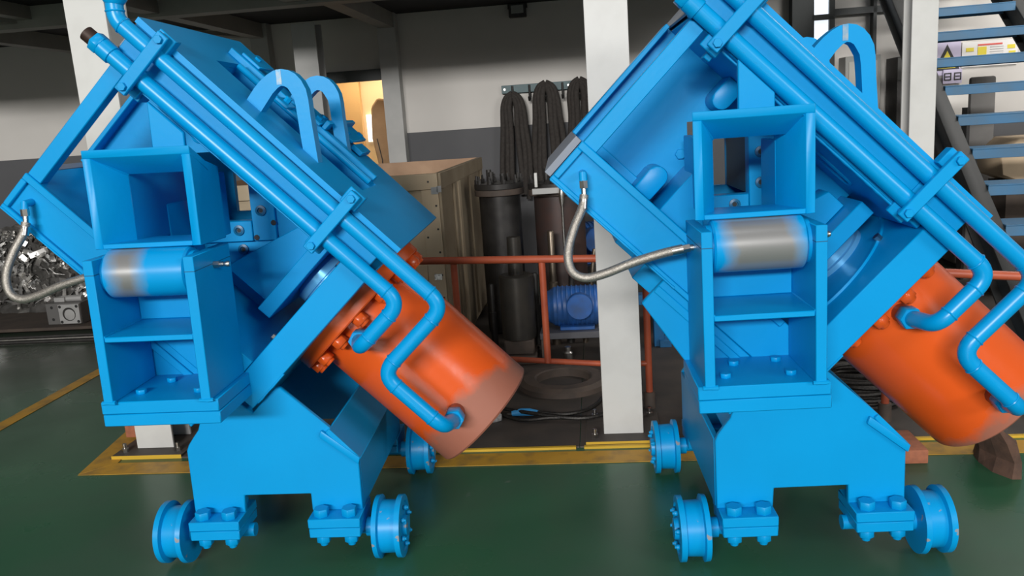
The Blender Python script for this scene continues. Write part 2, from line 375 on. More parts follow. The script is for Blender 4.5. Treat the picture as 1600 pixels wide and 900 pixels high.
def build_machine():
    root = empty('hydraulic_shear')
    B = lambda mb, name, mt=BLUE, par=root, bv=.003, **k: mb.build(name, mt, par, bv, **k)
    # ---- trolley
    fp = [(-.132, .205), (-.328, .205), (-.328, .459), (-.318, .482), (-.296, .512), (-.274, .540), (-.266, .565), (-.274, .598), (-.284, .630), (-.284, .80),
          (-.06, .60), (.035, .695), (.052, .695), (.222, .533), (.322, .424), (.319, .388), (.319, .205), (.126, .205), (.126, .274), (-.129, .274)]
    B(MB().prism(fp, 0, .022), 'front_plate')
    B(MB().prism([(-.132, .205), (-.328, .205), (-.328, .459), (-.20, .62), (-.05, .66), (.04, .66), (.30, .385), (.30, .205), (.126, .205), (.126, .274), (-.129, .274)], .80, .822), 'rear_plate')
    B(MB().box(-.330, -.310, .022, .80, .205, .460), 'side_plate')
    B(MB().box(.300, .319, .022, .80, .205, .40), 'side_plate')
    B(MB().prism([(.222, .533), (.332, .415), (.320, .400), (.207, .520)], -.012, .822), 'sloped_plate')
    B(MB().prism([(.192, .530), (.330, .418), (.322, .390), (.182, .502)], -.016, 0), 'weld_bar', bv=.006, seg=2)
    B(MB().abox(-.50, -.478, .022, .80, .12, .42), 'cradle_plate')
    B(MB().box(-.31, .30, .40, .42, .28, .34), 'cross_plate')
    # feet: split clamp blocks
    for x0, x1 in ((-.323, -.132), (.128, .323)):
        for y0, rear in ((-.078, 0), (.70, 1)):
            ft = B(MB().box(x0, x1, y0, y0+.19, .170, .206), 'foot_block')
            B(MB().box(x0+.002, x1-.002, y0+.001, y0+.19, .132, .1685), 'clamp_half', par=ft)
            for bx in (x0+.045, x1-.045):
                for by in ((y0+.035, y0+.155) if not rear else (y0+.155,)):
                    bolt('foot_bolt', (bx, by, .206), (0, 0, 1), ft, .029, .030)
                    bolt('foot_nut', (bx, by, .132), (0, 0, -1), ft, .027, .030, stud=.014)
    wh = make_wheel(); first = True
    for x, y in ((.413, .03), (-.413, .03), (.413, .783), (-.413, .783)):
        q = wh if first else copy_tree(wh); first = False
        q.parent = root; q.location = (x, y, .1195); q.rotation_euler = (.4*y, 0, 0 if x > 0 else PI)
    # ---- pedestal
    ba = B(MB().box(-.433, -.038, -.330, -.028, .7285, .771), 'pedestal_base')
    B(MB().box(-.431, -.036, -.330, -.028, .686, .7275), 'spacer_plate', par=ba)
    for bx, by in ((-.335, -.245), (-.285, -.12), (-.135, -.245), (-.145, -.10)):
        bolt('base_bolt', (bx, by, .771), (0, 0, 1), ba, .018, .015)
        bolt('base_nut', (bx+.02, by, .686), (0, 0, -1), ba, .015, .014)
    lp = B(MB().box(-.414, -.382, -.343, -.045, .771, 1.245), 'side_cheek', bv=.002)
    rp = B(MB().box(-.088, -.055, -.343, -.045, .771, 1.245), 'side_cheek', bv=.002)
    for q, xx in ((lp, -.398), (rp, -.0715)):       # joint line of the bearing cap: a dark saw cut
        B(MB().box(xx-.0168, xx+.0168, -.3436, -.0445, 1.196, 1.1985), 'cap_joint', mat('dark_joint', (.0, .09, .2), .6), q, 0)
    B(MB().box(-.382, -.088, -.340, -.075, .975, .993), 'shelf')
    B(MB().box(-.382, -.088, -.092, -.076, .993, 1.125), 'shelf_back')
    # roller with collars
    ro = MB().lathe([(0, .0), (0, .074), (.006, .080), (.266, .080), (.272, .074), (.272, 0)], (-.372, -.245, 1.186), (1, 0, 0), 48, cap=False).build('roller', WORNR, root, angle=30)
    MB().cyl((-.386, -.245, 1.186), (-.36, -.245, 1.186), .066, 32).build('roller_collar', BLUE, ro)
    MB().cyl((-.112, -.245, 1.186), (-.085, -.245, 1.186), .066, 32).build('roller_collar', BLUE, ro)
    # nipple on the right cheek
    nb = MB(); nb.hexa((-.055, -.189, 1.193), (-.035, -.189, 1.193), .012); nb.cyl((-.035, -.189, 1.193), (-.022, -.189, 1.193), .009, 12); nb.lathe([(0, .007), (.014, .011), (.022, .008)], (-.022, -.189, 1.193), (1, 0, 0), 12)
    B(nb, 'grease_nipple', STEEL, rp, 0)
    # ---- funnel box over the roller
    yF, yR = -.252, -.02
    def taper(F, R_): return [(F[0], yF, F[1]), (F[2], yF, F[3])], R_
    def slab(name, a, b, c, d, e, f, g, h):
        mb = MB(); mb.add([a, b, c, d, e, f, g, h], [(0, 1, 2, 3), (7, 6, 5, 4), (0, 4, 5, 1), (1, 5, 6, 2), (2, 6, 7, 3), (3, 7, 4, 0)]); return B(mb, name, bv=.002)
    # outer/inner corners front (o,i) and back
    oL, oR, oT, oB = -.416, -.062, 1.588, 1.268
    iL, iR, iT, iB = -.389, -.090, 1.562, 1.284
    bL, bR, bT = -.335, -.090, 1.500
    yT = -.125
    slab('funnel_top', (oL, yF, iT), (oR, yF, iT), (oR, yF, oT), (oL, yF, oT), (bL-.03, yT, bT), (bR+.03, yT, bT), (bR+.03, yT, bT+.026), (bL-.03, yT, bT+.026))
    slab('funnel_side', (oL, yF, oB), (iL, yF, oB), (iL, yF, iT), (oL, yF, iT), (bL-.027, yT, 1.262), (bL, yT, 1.262), (bL, yT, bT), (bL-.027, yT, bT))
    slab('funnel_side', (iR, yF, oB), (oR, yF, oB), (oR, yF, iT), (iR, yF, iT), (-.128, -.055, 1.258), (bR+.026, -.035, 1.262), (bR+.026, -.035, 1.510), (-.128, -.055, 1.497))
    B(MB().box(-.362, -.336, -.124, .30, 1.262, 1.505), 'tunnel_wall')
    B(MB().box(-.1285, -.112, -.054, .135, 1.255, 1.482), 'tunnel_wall')
    B(MB().box(-.345, -.337, .18, .24, 1.40, 1.45), 'tunnel_wall')
    slab('funnel_bottom', (iL, yF, oB), (iR, yF, oB), (iR, yF, iB), (iL, yF, iB), (bL, yR, 1.260), (bR, yR, 1.260), (bR, yR, 1.276), (bL, yR, 1.276))
    B(MB().prism([(-.252, 1.545), (-.140, 1.545), (-.140, 1.628), (-.250, 1.735)], -.105, -.085), 'gusset')
    # ---- bottom beam (box girder)
    bm = B(MB().abox(-1.592, -.587, -.042, .85, .397, .5565), 'lower_beam')
    B(MB().abox(-1.594, -.70, -.058, -.042, .532, .5575), 'beam_rim', par=bm)
    B(MB().abox(-1.594, -.95, -.058, -.042, .396, .416), 'beam_rim', par=bm)
    B(MB().abox(-1.594, -1.572, -.0585, -.0425, .416, .532), 'beam_rim', par=bm)
    B(MB().abox(-1.618, -1.594, .02, .95, .400, .556), 'end_cap', SHADE_GREY, bm, .001)
    B(MB().prism([(-1.088, .289), (-1.088, .396), (-.60, .396), (-.60, .20), (-.851, .24)], -.036, -.008, ab), 'support_wing')
    B(MB().abox(-1.088, -.62, -.045, -.036, .345, .372), 'wing_strip')
    B(MB().abox(-1.145, -.65, .10, .38, .32, .396), 'packer_block')
    B(MB().abox(-1.225, -.65, .42, .80, .352, .396), 'packer_block')
    # ---- top beam
    B(MB().abox(-1.605, -.700, -.042, -.018, 1.055, 1.214), 'upper_web')
    B(MB().abox(-.700, -.500, -.042, -.018, 1.10, 1.214), 'upper_web')
    B(MB().abox(-1.595, -.590, -.018, .82, 1.056, 1.076), 'underside_plate')
    tp = MB()
    for A0, A1, Y0, Y1 in ((-1.61, -.457, -.05, .25), (-1.61, -.457, .50, .87), (-1.61, -1.43, .25, .50), (-.72, -.457, .25, .50)): tp.abox(A0, A1, Y0, Y1, 1.214, 1.235)
    top = B(tp, 'top_plate', bv=0)
    B(MB().abox(-1.43, -.72, .25, .50, 1.078, 1.10), 'slot_floor', par=top)
    B(MB().abox(-1.44, -.71, .235, .25, 1.10, 1.214), 'slot_wall', par=top)
    B(MB().abox(-1.44, -.71, .50, .515, 1.10, 1.214), 'slot_wall', par=top)
    B(MB().abox(-.72, -.705, .25, .50, 1.10, 1.214), 'slot_wall', par=top)
    B(MB().abox(-1.445, -1.43, .25, .50, 1.10, 1.214), 'slot_wall', par=top)
    B(MB().abox(-1.613, -1.605, -.03, .86, 1.06, 1.214), 'end_cap', SHADE_GREY, top, .001)
    B(MB().abox(-1.6, -.5, .84, .862, 1.056, 1.214), 'rear_web', par=top)
    # underside slot rim
    pts = []
    for k in range(9): a = PI/2+PI*k/8; pts.append(ab(-1.02+.035*math.cos(a), .2+.035*math.sin(a), 1.054))
    for k in range(9): a = -PI/2+PI*k/8; pts.append(ab(-.82+.035*math.cos(a), .2+.035*math.sin(a), 1.054))
    B(MB().tube(pts+[pts[0]], .006, 6, False), 'slot_rim', bv=0)
    # sliding rail and its brackets in the slot
    ra = B(MB().abox(-1.50, -.74, .50, .54, 1.235, 1.262), 'slide_rail')
    B(MB().tube([ab(-1.42, .45, 1.235), ab(-.74, .45, 1.235)], .014, 10), 'slide_rod', par=ra)
    for A0, A1, Y0, Y1, B0, B1, in ((-1.46, -1.37, .52, .70, 1.262, 1.275), (-1.35, -1.27, .74, .88, 1.248, 1.275), (-1.03, -.93, .68, .94, 1.262, 1.275), (-1.10, -1.04, .48, .68, 1.262, 1.275), (-.925, -.87, .70, .86, 1.240, 1.262), (-1.21, -1.15, .36, .46, 1.249, 1.262)):
        bk = B(MB().abox(A0, A1, Y0, Y1, B0, B1), 'rail_bracket', par=ra)
    for A, Y in ((-1.42, .60), (-1.31, .81), (-1.07, .54), (-.98, .74), (-.96, .90), (-1.07, .63), (-1.18, .41)):
        MB().hexa(ab(A, Y, 1.262), ab(A, Y, 1.284), .014).build('bracket_bolt', BLUE, ra)
    B(MB().abox(-1.035, -1.015, .5, .94, 1.262, 1.30), 'rail_stop', par=ra)
    # lifting lugs
    out = [(0, 1.715), (.044, 1.769), (.068, 1.793), (.095, 1.813), (.120, 1.826), (.147, 1.830), (.173, 1.825), (.196, 1.811), (.215, 1.788), (.229, 1.757), (.234, 1.72), (.2365, 1.66), (.251, 1.464)]
    inn = [(.200, 1.515), (.1935, 1.60), (.190, 1.66), (.187, 1.702), (.183, 1.730), (.173, 1.749), (.164, 1.764), (.153, 1.771), (.142, 1.773), (.130, 1.767), (.108, 1.747), (.088, 1.722), (.046, 1.670)]
    for y in (.10, .56):
        lg = MB()
        n0 = len(out); pr = list(zip(out, reversed(inn)))
        for (p, q), (p2, q2) in zip(pr, pr[1:]):
            lg.add([(p[0], y, p[1]), (q[0], y, q[1]), (q2[0], y, q2[1]), (p2[0], y, p2[1]), (p[0], y+.058, p[1]), (q[0], y+.058, q[1]), (q2[0], y+.058, q2[1]), (p2[0], y+.058, p2[1])],
                   [(0, 1, 2, 3), (7, 6, 5, 4), (0, 3, 7, 4), (1, 5, 6, 2)])
        o = lg.build('lifting_lug', BLUE, root, angle=35)
        bm2 = bmesh.new(); bm2.from_mesh(o.data); bmesh.ops.remove_doubles(bm2, verts=bm2.verts, dist=1e-5); 
        bad = [f for f in bm2.faces if all(len(e.link_faces) > 2 for e in f.edges)]
        bmesh.ops.recalc_face_normals(bm2, faces=bm2.faces); bm2.to_mesh(o.data); bm2.free(); o.data.set_sharp_from_angle(angle=math.radians(35))
    MB().box(.128, .146, .0985, .1005, 1.777, 1.8285).build('lug_weld', mat('bare_weld', (.30, .36, .40), .5, .4, c2=(.1, .3, .5), scale=60, amt=.9), root)
    # ---- end frame: front strut and edge flange of the middle web
    B(MB().abox(-1.59, -1.535, -.05, .0, .5565, 1.056), 'end_strut')
    B(MB().abox(-1.48, -1.455, -.02, .05, 1.0, 1.056), 'strut_tab')
    # ---- middle web with the passage for the bar, and its bolted die plates
    rect = [(-1.61, .5565), (-.70, .5565), (-.70, 1.056), (-1.61, 1.056)]
    hx0, hx1, hz0, hz1 = -.335, -.117, 1.274, 1.55
    hole = [((x-z)*S2, (x+z)*S2) for x, z in ((hx0, hz0), (hx1, hz0), (hx1, hz1), (hx0, hz1))]
    web = B(MB().hole4(rect, hole, .39, .43, ab), 'middle_web', bv=0)
    B(MB().hole4(rect, hole, .79, .82, ab), 'rear_web', bv=0)
    B(MB().abox(-1.628, -1.61, .33, .45, .5565, 1.056), 'web_flange')
    dv = B(MB().box(-.117, -.022, .368, .389, 1.192, 1.505), 'die_plate', par=web)
    dh = B(MB().box(-.40, -.1185, .366, .389, 1.192, 1.274), 'die_plate', par=web)
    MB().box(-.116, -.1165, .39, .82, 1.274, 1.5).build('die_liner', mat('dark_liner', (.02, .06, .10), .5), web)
    for x, z in ((-.075, 1.313), (-.075, 1.425), (-.172, 1.238), (-.171, 1.158), (-.069, 1.06)):
        y = .367 if z > 1.19 else .39
        sb = MB().lathe([(0, .021), (-.008, .021), (-.010, .012), (-.003, .011), (-.003, 0)], (x, y, z), (0, 1, 0), 18, cap=False).build('socket_screw', mat('screw_blue_dark', (.0, .12, .26), .4), web, angle=30)
        MB().cyl((x, y-.0036, z), (x, y-.0030, z), .0085, 12).build('socket', DARKHOLE, sb)
    for x, z in ((-.03, 1.262), (-.104, 1.206)):
        MB().cyl((x, .3655, z), (x, .3665, z), .011, 14).build('drilled_hole', DARKHOLE, web)
    bolt('web_screw', (-.363, .39, 1.435), (0, -1, 0), web, .02, .014)
    def knob(Ac, B0, B1, w, y0, y1):
        sgn = 1 if B1 > B0 else -1; pl = [(Ac-w/2, B0), (Ac-w/2, B1-sgn*w/2)]
        for k in range(9): a = PI-PI*k/8; pl.append((Ac+w/2*math.cos(a), B1-sgn*w/2+sgn*w/2*math.sin(a)))
        pl += [(Ac+w/2, B0)]
        return MB().prism(pl, y0, y1, ab)
    B(knob(-1.30, .5565, .675, .075, .22, .39), 'guide_lug', bv=.008, seg=2)
    B(knob(-1.31, 1.056, .945, .07, .24, .39), 'guide_lug', bv=.008, seg=2)
    B(MB().prism([(-1.232, .5565), (-1.232, .735), (-1.205, .735), (-1.02, .5565)], .12, .388, ab), 'blade_holder')
    B(MB().abox(-1.52, -1.25, .34, .39, .5565, .59), 'web_rib')
    # ---- pusher bar, rod, end plate
    B(MB().abox(-.722, -.662, .17, .60, .635, 1.035), 'pusher_bar')
    B(MB().prism([(-.93, .64), (-.724, .64), (-.724, 1.0), (-.80, 1.0)], .27, .386, ab), 'pusher_block')
    MB().lathe([(-.662, 0), (-.662, .118), (-.645, .135), (-.615, .135), (-.612, .128), (-.606, .128), (-.603, .14), (-.585, .14), (-.585, 0)], ab(0, .385, .845), ab(1, 0, 0), 40, cap=False).build('piston_rod', mat('rod_blue_chrome', (.12, .42, .70), .22, .35), root, angle=25)
    ep = B(MB().abox(-.585, -.475, -.045, .85, .42, 1.094), 'end_plate')
    B(MB().torus(ab(-.586, .385, .76), ab(1, 0, 0), .31, .008, 56, 6), 'recess_rim', par=ep, bv=0)
    for Y, Bv in ((.16, .98), (.33, .70), (.10, .62)):
        MB().hexa(ab(-.585, Y, Bv), ab(-.605, Y, Bv), .014).build('plate_screw', STEEL, ep)
    # ---- orange cylinder
    ax = ab(1, 0, 0)
    cy = MB().lathe([(-.42, 0), (-.42, .245), (.232, .245), (.240, .238), (.240, .0)], ab(0, .385, .845), ax, 64, cap=False).build('hydraulic_cylinder', ORANGE, root, angle=30)
    cy['label'] = 'orange painted hydraulic cylinder'
    MB().lathe([(-.475, 0), (-.475, .322), (-.425, .322), (-.42, .318), (-.42, 0)], ab(0, .385, .845), ax, 64, cap=False).build('flange', ORANGE, cy, angle=30)
    for k in range(15):
        a = math.radians(34-24*k); d = .288
        c = ab(-.42, .385-d*math.cos(a), .845+d*math.sin(a)); e = ax
        MB().hexa(c, c+e*.034, .030).cyl(c, c+e*.046, .020, 12).build('flange_bolt', ORANGE, cy, .002)
    for A, Bv in ((-.352, .845), (.105, .853)):
        MB().cyl(ab(A, .17, Bv), ab(A, .10, Bv), .034, 18).build('port_boss', mat('dark_orange', (.30, .05, .02), .4), cy)
        MB().hexa(ab(A, .10, Bv), ab(A, .045, Bv), .040).build('port_nut', BLUEP, cy, .002)
    # ---- pipes and clamps
    yp = -.072; r = .0285
    def pipe(path, name, rings):
        o = MB().tube(path, r, 18)
        for i in rings:
            p = path[i]; d = (path[min(i+1, len(path)-1)]-path[i-1]).normalized(); o.torus(p, d, r, .0035, 18, 6)
        return o.build(name, BLUEP, root, angle=50)
    p1 = fillet([ab(-1.64, yp, 1.082), ab(-.335, yp, 1.095), ab(-.335, yp, .872), ab(-.352, .06, .845)], .062, 8)
    pipe(p1, 'oil_pipe', (1, 9, 10))
    MB().hexa(ab(-1.665, yp, 1.082), ab(-1.635, yp, 1.082), .036).cyl(ab(-1.635, yp, 1.082), ab(-1.59, yp, 1.082), .033, 18).build('pipe_nut', BLUEP, root, .002)
    MB().cyl(ab(-1.70, yp, 1.081), ab(-1.66, yp, 1.082), .026, 18).build('thread_cap', BROWNCAP, root)
    p2 = fillet([ab(-1.60, yp, 1.183)+Vector((-.035, 0, .215)), ab(-1.60, yp, 1.183)+Vector((-.035, 0, .035)), ab(-1.54, yp, 1.183), ab(-.215, yp, 1.190), ab(-.215, yp, .853), ab(.075, yp, .853), ab(.105, .05, .853)], .066, 8)
    pipe(p2, 'oil_pipe', (1, 9, 19, 27, 28, 36, 37))
    el = ab(-1.60, yp, 1.183)+Vector((-.035, 0, .085))
    MB().lathe([(0, .030), (.015, .040), (.04, .043), (.06, .036), (.085, .032)], el, (.15, 0, 1), 18).build('pipe_nut', BLUEP, root)
    for A0, A1, B0, B1 in ((-.709, -.668, 1.032, 1.290), (-1.506, -1.464, 1.018, 1.262)):
        cl = B(MB().abox(A0, A1, -.122, -.102, B0, B1), 'pipe_clamp', par=root)
        B(MB().abox(A0-.012, A1+.012, -.060, -.040, B0-.004, B0+.055), 'clamp_foot', par=cl)
        B(MB().abox(A0-.012, A1+.012, -.085, -.040, B1-.06, B1+.002), 'clamp_foot', par=cl)
        for Bv in (B0+.022, B1-.022):
            Am = (A0+A1)/2
            MB().hexa(ab(Am, -.122, Bv), ab(Am, -.134, Bv), .0145).build('clamp_bolt', BLUE, cl, .001)
            MB().cyl(ab(Am, -.10, Bv), ab(Am, -.05, Bv), .010, 10).build('clamp_stud', BLUE, cl)
    # ---- braided hose
    hp = spline([(-.738, -.092, 1.352), (-.746, -.105, 1.315), (-.778, -.13, 1.25), (-.800, -.15, 1.18), (-.792, -.16, 1.122), (-.752, -.165, 1.098), (-.69, -.17, 1.108), (-.60, -.18, 1.140), (-.515, -.187, 1.163), (-.470, -.19, 1.172)], 8)
    hs = MB().tube(hp, .0145, 12).build('braided_hose', BRAID, root); hs['label'] = 'braided steel hose'
    MB().cyl((-.738, -.092, 1.352), (-.738, -.088, 1.378), .009, 12).hexa((-.738, -.088, 1.374), (-.738, -.087, 1.398), .0145).lathe([(0, .0155), (.03, .0155)], (-.7405, -.096, 1.338), (-.12, -.3, -1), 14).build('hose_fitting', STEEL, hs)
    MB().tube([(-.738, -.087, 1.396), (-.738, -.086, 1.415), (-.738, -.04, 1.418)], .013, 12).build('hose_elbow', BLUE, hs)
    MB().cyl((-.480, -.19, 1.170), (-.446, -.19, 1.175), .0155, 14).hexa((-.446, -.19, 1.175), (-.424, -.19, 1.178), .0135).cyl((-.424, -.19, 1.178), (-.412, -.19, 1.178), .010, 12).build('hose_fitting', STEEL, hs)
    # weld seams along the main joints
    def weld(p, q, par=root, rr=.0045):
        p = Vector(p); q = Vector(q); k = max(3, int((q-p).length/.02)); rnd = random.Random(int(p.x*1e4))
        MB().tube([p+(q-p)*i/k for i in range(k+1)], [rr*rnd.uniform(.7, 1.25) for i in range(k+1)], 6).build('weld_seam', BLUE, par)
    weld((-.382, -.338, .993), (-.382, -.08, .993)); weld((-.088, -.338, .993), (-.088, -.08, .993))
    weld((-.42, -.34, .7715), (-.375, -.34, .7715), rr=.007); weld((-.095, -.34, .7715), (-.048, -.34, .7715), rr=.007)
    weld(ab(-1.59, -.058, .400), ab(-1.05, -.058, .400)); weld(ab(-.475, -.043, .45), ab(-.475, -.043, .60))
    weld((iR, yF+.01, iT-.004), (-.128, -.058, 1.497)); weld((iL, yF+.01, iT-.004), (bL, yT, bT))
    weld(ab(-1.47, -.044, 1.045), ab(-.72, -.044, 1.053))
    return root

ML = build_machine()
ML.location = (-.9404, 2.9114, .004); ML.rotation_mode = 'ZYX'
def orient(o, yaw, tilt):
    o.rotation_mode = 'QUATERNION'
    o.rotation_quaternion = (Matrix.Rotation(yaw, 3, 'Z') @ Matrix.Rotation(tilt, 3, 'Y')).to_quaternion()
orient(ML, math.radians(-3.3246), math.radians(.977))
tag(ML, 'blue machine with orange cylinder on flanged wheels, left one, in front of the plywood crate', 'machine', 'pair of blue shearing machines')
MR = copy_tree(ML)
MR.location = (.9982, 2.6768, .002); orient(MR, math.radians(-3.917), math.radians(-.238))
tag(MR, 'blue machine with orange cylinder on flanged wheels, right one, before the blue-treaded staircase', 'machine', 'pair of blue shearing machines')
for ch in ML.children:
    if ch.name.startswith('roller'):
        ch.data = ch.data.copy(); ch.data.materials[0] = WORNL
for ch in MR.children:
    if ch.name.startswith('hydraulic_cylinder'):
        ch.data = ch.data.copy(); ch.data.materials[0] = ORANGER

# ================================================================ COLUMNS
def h_column(name, u, v, wd, dp, h, mt, label, group, plate=True):
    r = empty(name, G(u, v, 0), ROTB)
    t = .014
    MB().box(-wd/2, wd/2, -dp/2, -dp/2+t, .02, h).build('flange', mt, r, .002)
    MB().box(-wd/2, wd/2, dp/2-t, dp/2, .02, h).build('flange', mt, r, .002)
    MB().box(-.006, .006, -dp/2+t, dp/2-t, .02, h).build('web', mt, r)
    if plate:
        bp = MB().box(-wd/2-.09, wd/2+.09, -dp/2-.10, dp/2+.10, .0, .02).build('base_plate', PLATEM, r, .002)
        MB().box(-wd/2-.09, wd/2+.09, -dp/2-.1015, -dp/2-.0995, .0, .0205).build('painted_edge', YEDGE, bp)
        for sx in (-1, 1):
            for sy in (-1, 1):
                p = Vector((sx*(wd/2+.045), sy*(dp/2+.04), .02)); MB().hexa(p, p+Vector((0, 0, .02)), .018).cyl(p, p+Vector((0, 0, .045)), .010, 10).build('anchor_bolt', STEEL, bp)
    tag(r, label, 'column', group)
    return r
h_column('steel_column', -2.40, 4.03, .205, .2, 3.3, WHITEM, 'white steel column rising behind the left machine', 'white columns of the front row')
h_column('steel_column', .078, 4.05, .198, .2, 3.3, WHITEM, 'white steel column standing between the two machines', 'white columns of the front row')
h_column('steel_column', -2.50, 7.45, .215, .2, 2.56, GREYCOL, 'pale grey column under the deck, just left of the lit doorway', 'columns of the rear row', False)
h_column('steel_column', 1.835, 5.0, .14, .14, 4.2, WHITEM, 'white steel column beside the blue-treaded staircase', 'columns of the rear row', False)

# ================================================================ RED HANDRAIL
r = empty('handrail')
r.rotation_euler = ROTB
V = 4.35
MB().cyl((-1.3, V+.25, .855), (.02, V, .85), .021, 14).build('top_rail', RAILM, r)
MB().cyl((.02, V, .85), (2.05, 3.92, .73), .021, 14).build('top_rail', RAILM, r)
MB().cyl((-.95, V+.25, .275), (.02, V, .265), .016, 12).build('lower_rail', RAILM, r)
MB().cyl((.02, V, .265), (.24, V, .26), .016, 12).build('lower_rail', RAILM, r)
for u, vv, z0, z1 in ((-.82, V+.17, .02, .85), (-.315, V+.07, .265, .85), (.235, V, .02, .84), (1.375, V-.29, .01, .765)):
    p = MB().cyl((u, vv, z0), (u, vv, z1), .019, 14).build('post', RAILM, r)
    if z0 < .1: MB().cyl((u, vv, .008), (u, vv, .10), .031, 14).build('post_socket', RUST, p)
tag(r, 'orange red tubular handrail behind the machines', 'handrail')

# ================================================================ PLYWOOD CRATE
r = empty('plywood_crate', G(-1.0, 5.2, 0), ROTB)
cw, cd, ch = 1.6, 2.0, 1.305
MB().box(-cw, 0, 0, .02, .1, ch).build('front_panel', PLY, r)
MB().box(-cw, 0, cd-.02, cd, .1, ch).build('back_panel', WOODIN, r)
MB().box(-.02, 0, .02, cd-.02, .1, ch).build('side_panel', PLY2, r)
MB().box(-cw, -cw+.02, .02, cd-.02, .1, ch).build('side_panel', WOODIN, r)
MB().box(-cw, 0, 0, cd, .06, .1).build('floor_panel', PLY2, r)
for y in (.1, 1.0, 1.9): MB().box(-cw, 0, y-.06, y+.06, 0, .06).build('skid', PLY2, r)
def nails(pts, par, ax):
    for p in pts: MB().cyl(Vector(p), Vector(p)+Vector(ax)*.002, .007, 8).build('nail', DKIRON, par)
b1 = MB().box(-cw, 0, -.02, -.001, ch-.10, ch).build('batten', PLY, r, .002)
nails([(-x, -.02, ch-.05) for x in (.06, .32, .62, .92, 1.2)], b1, (0, -1, 0))
b1 = MB().box(-.11, 0, -.02, -.001, .12, ch-.102).build('batten', PLY, r, .002)
nails([(-.02, -.02, z) for z in (.35, .5, .65, .8, .95, 1.1)]+[(-.09, -.02, z) for z in (.42, .58, .74, .9, 1.06)], b1, (0, -1, 0))
MB().box(-cw, -.112, -.02, -.001, .62, .72).build('batten', PLY, r, .002)
b1 = MB().box(.001, .02, 0, cd, ch-.10, ch).build('batten', PLY2, r, .002)
for y in (.04, .55, .72, 1.3, 1.92): MB().box(.001, .018, y-.05, y+.05, .1, ch-.102).build('batten', PLY2 if y != .72 else PLY, r, .002)
MB().box(-.045, .001, -.0225, -.0205, ch-.13, ch-.085).box(-.008, .022, -.0225, -.0205, ch-.12, ch-.08).build('corner_bracket', STEEL, r)
MB().box(-.07, -.02, -.0225, -.0205, .62, .66).build('corner_bracket', STEEL, r)
tag(r, 'open plywood crate with nailed battens behind the left machine', 'crate')

# ================================================================ WALL RACK AND SLINGS
r = empty('hook_rack', G(-.5, 8.47, 1.905), ROTB)
MB().box(-.40, .46, -.02, .02, -.04, .04).build('rail_board', RACKG, r, .003)
for i, x in enumerate((-.29, -.12, .05, .21, .38)):
    hk = MB().tube([(x, -.02, .03), (x, -.03, -.06), (x, -.045, -.11), (x, -.10, -.12), (x, -.13, -.09)], .012, 8).build('hook', DKIRON, r)
for x in (-.37, .27): MB().cyl((x, -.02, 0), (x, -.024, 0), .012, 8).build('rack_screw', STEEL, r)
tag(r, 'dark green wall rack with iron hooks', 'rack')
def sling(u, top, bot, wd, label, seed, th=.045):
    rnd = random.Random(seed); r = empty('lifting_sling', G(u, 8.36, top), ROTB)
    L = top-bot
    for side in (-1, 1):
        for k in range(3):
            f = .42+.42*k; e = rnd.uniform(.9, 1.15)
            pts = [(0, .012*k, .022*k), (side*wd*.34*f, .012*k, .01*k-.02), (side*wd*.50*f+side*.006, .012*k, -.10), (side*wd*.56*f*e, .012*k, -.3), (side*wd*.66*f*e, .012*k, -L*.5), (side*wd*.74*f*rnd.uniform(.9, 1.1), .012*k, -L*.75), (side*wd*.55*f, .012*k, -L*rnd.uniform(.9, 1.))]
            MB().tube(spline(pts, 6), th*.62, 10).build('strand', SLING, r)
    tag(r, label, 'sling', 'black slings on the wall rack')
sling(-.79, 1.82, .80, .15, 'black fabric sling hanging lowest, leftmost on the wall rack', 1)
sling(-.455, 1.90, .85, .155, 'black fabric sling hanging in the middle of the wall rack', 2, .05)
sling(-.12, 1.91, .9, .15, 'black fabric sling hanging on the rack next to the white column', 3, .05)

# lamp on the deck
r = empty('wall_lamp', G(-.69, 8.46, 2.65), ROTB)
MB().box(-.085, .085, -.05, .03, -.065, .065).build('lamp_body', DKIRON, r, .006)
MB().box(-.06, .06, -.056, -.05, -.03, .045).build('lamp_glass', mat('lamp_glass', (.30, .31, .30), .3), r)
MB().tube([(-.09, 0, .02), (-.09, 0, .1), (.09, 0, .1), (.09, 0, .02)], .008, 6).build('bracket', DKIRON, r)
tag(r, 'small black floodlight fixed high on the back wall', 'lamp')

# hanging paper/cloth in the doorway room
setting(gbox('trim_31', mat('tan_panel', (.60, .40, .20), .7), -3.9, -3.02, 10.82, 10.9, 0, 2.6))
setting(gbox('window_2', emit('side_room_window', (1, .97, .9), 1.3), -2.97, -2.85, 10.86, 10.895, 1.45, 1.80))
r = empty('hanging_coat', G(-2.40, 9.4, 1.0), ROTB)
MB().prism([(-.13, -.6), (.14, -.6), (.17, .2), (.16, .75), (.10, .92), (-.02, .95), (-.10, .85), (-.12, .5), (-.06, .1), (-.10, -.1)], -.03, .05).build('coat_body', mat('tan_cloth', (.50, .33, .19), .9, c2=(.40, .26, .15), scale=10, amt=.6), r, .02)
MB().tube([(-.07, -.035, -.6), (-.06, -.035, -.1), (-.02, -.04, .25), (-.06, -.035, .5)], .006, 6).build('seam', DKIRON, r)
tag(r, 'tan coat-like cloth hanging in the warm lit doorway', 'cloth')

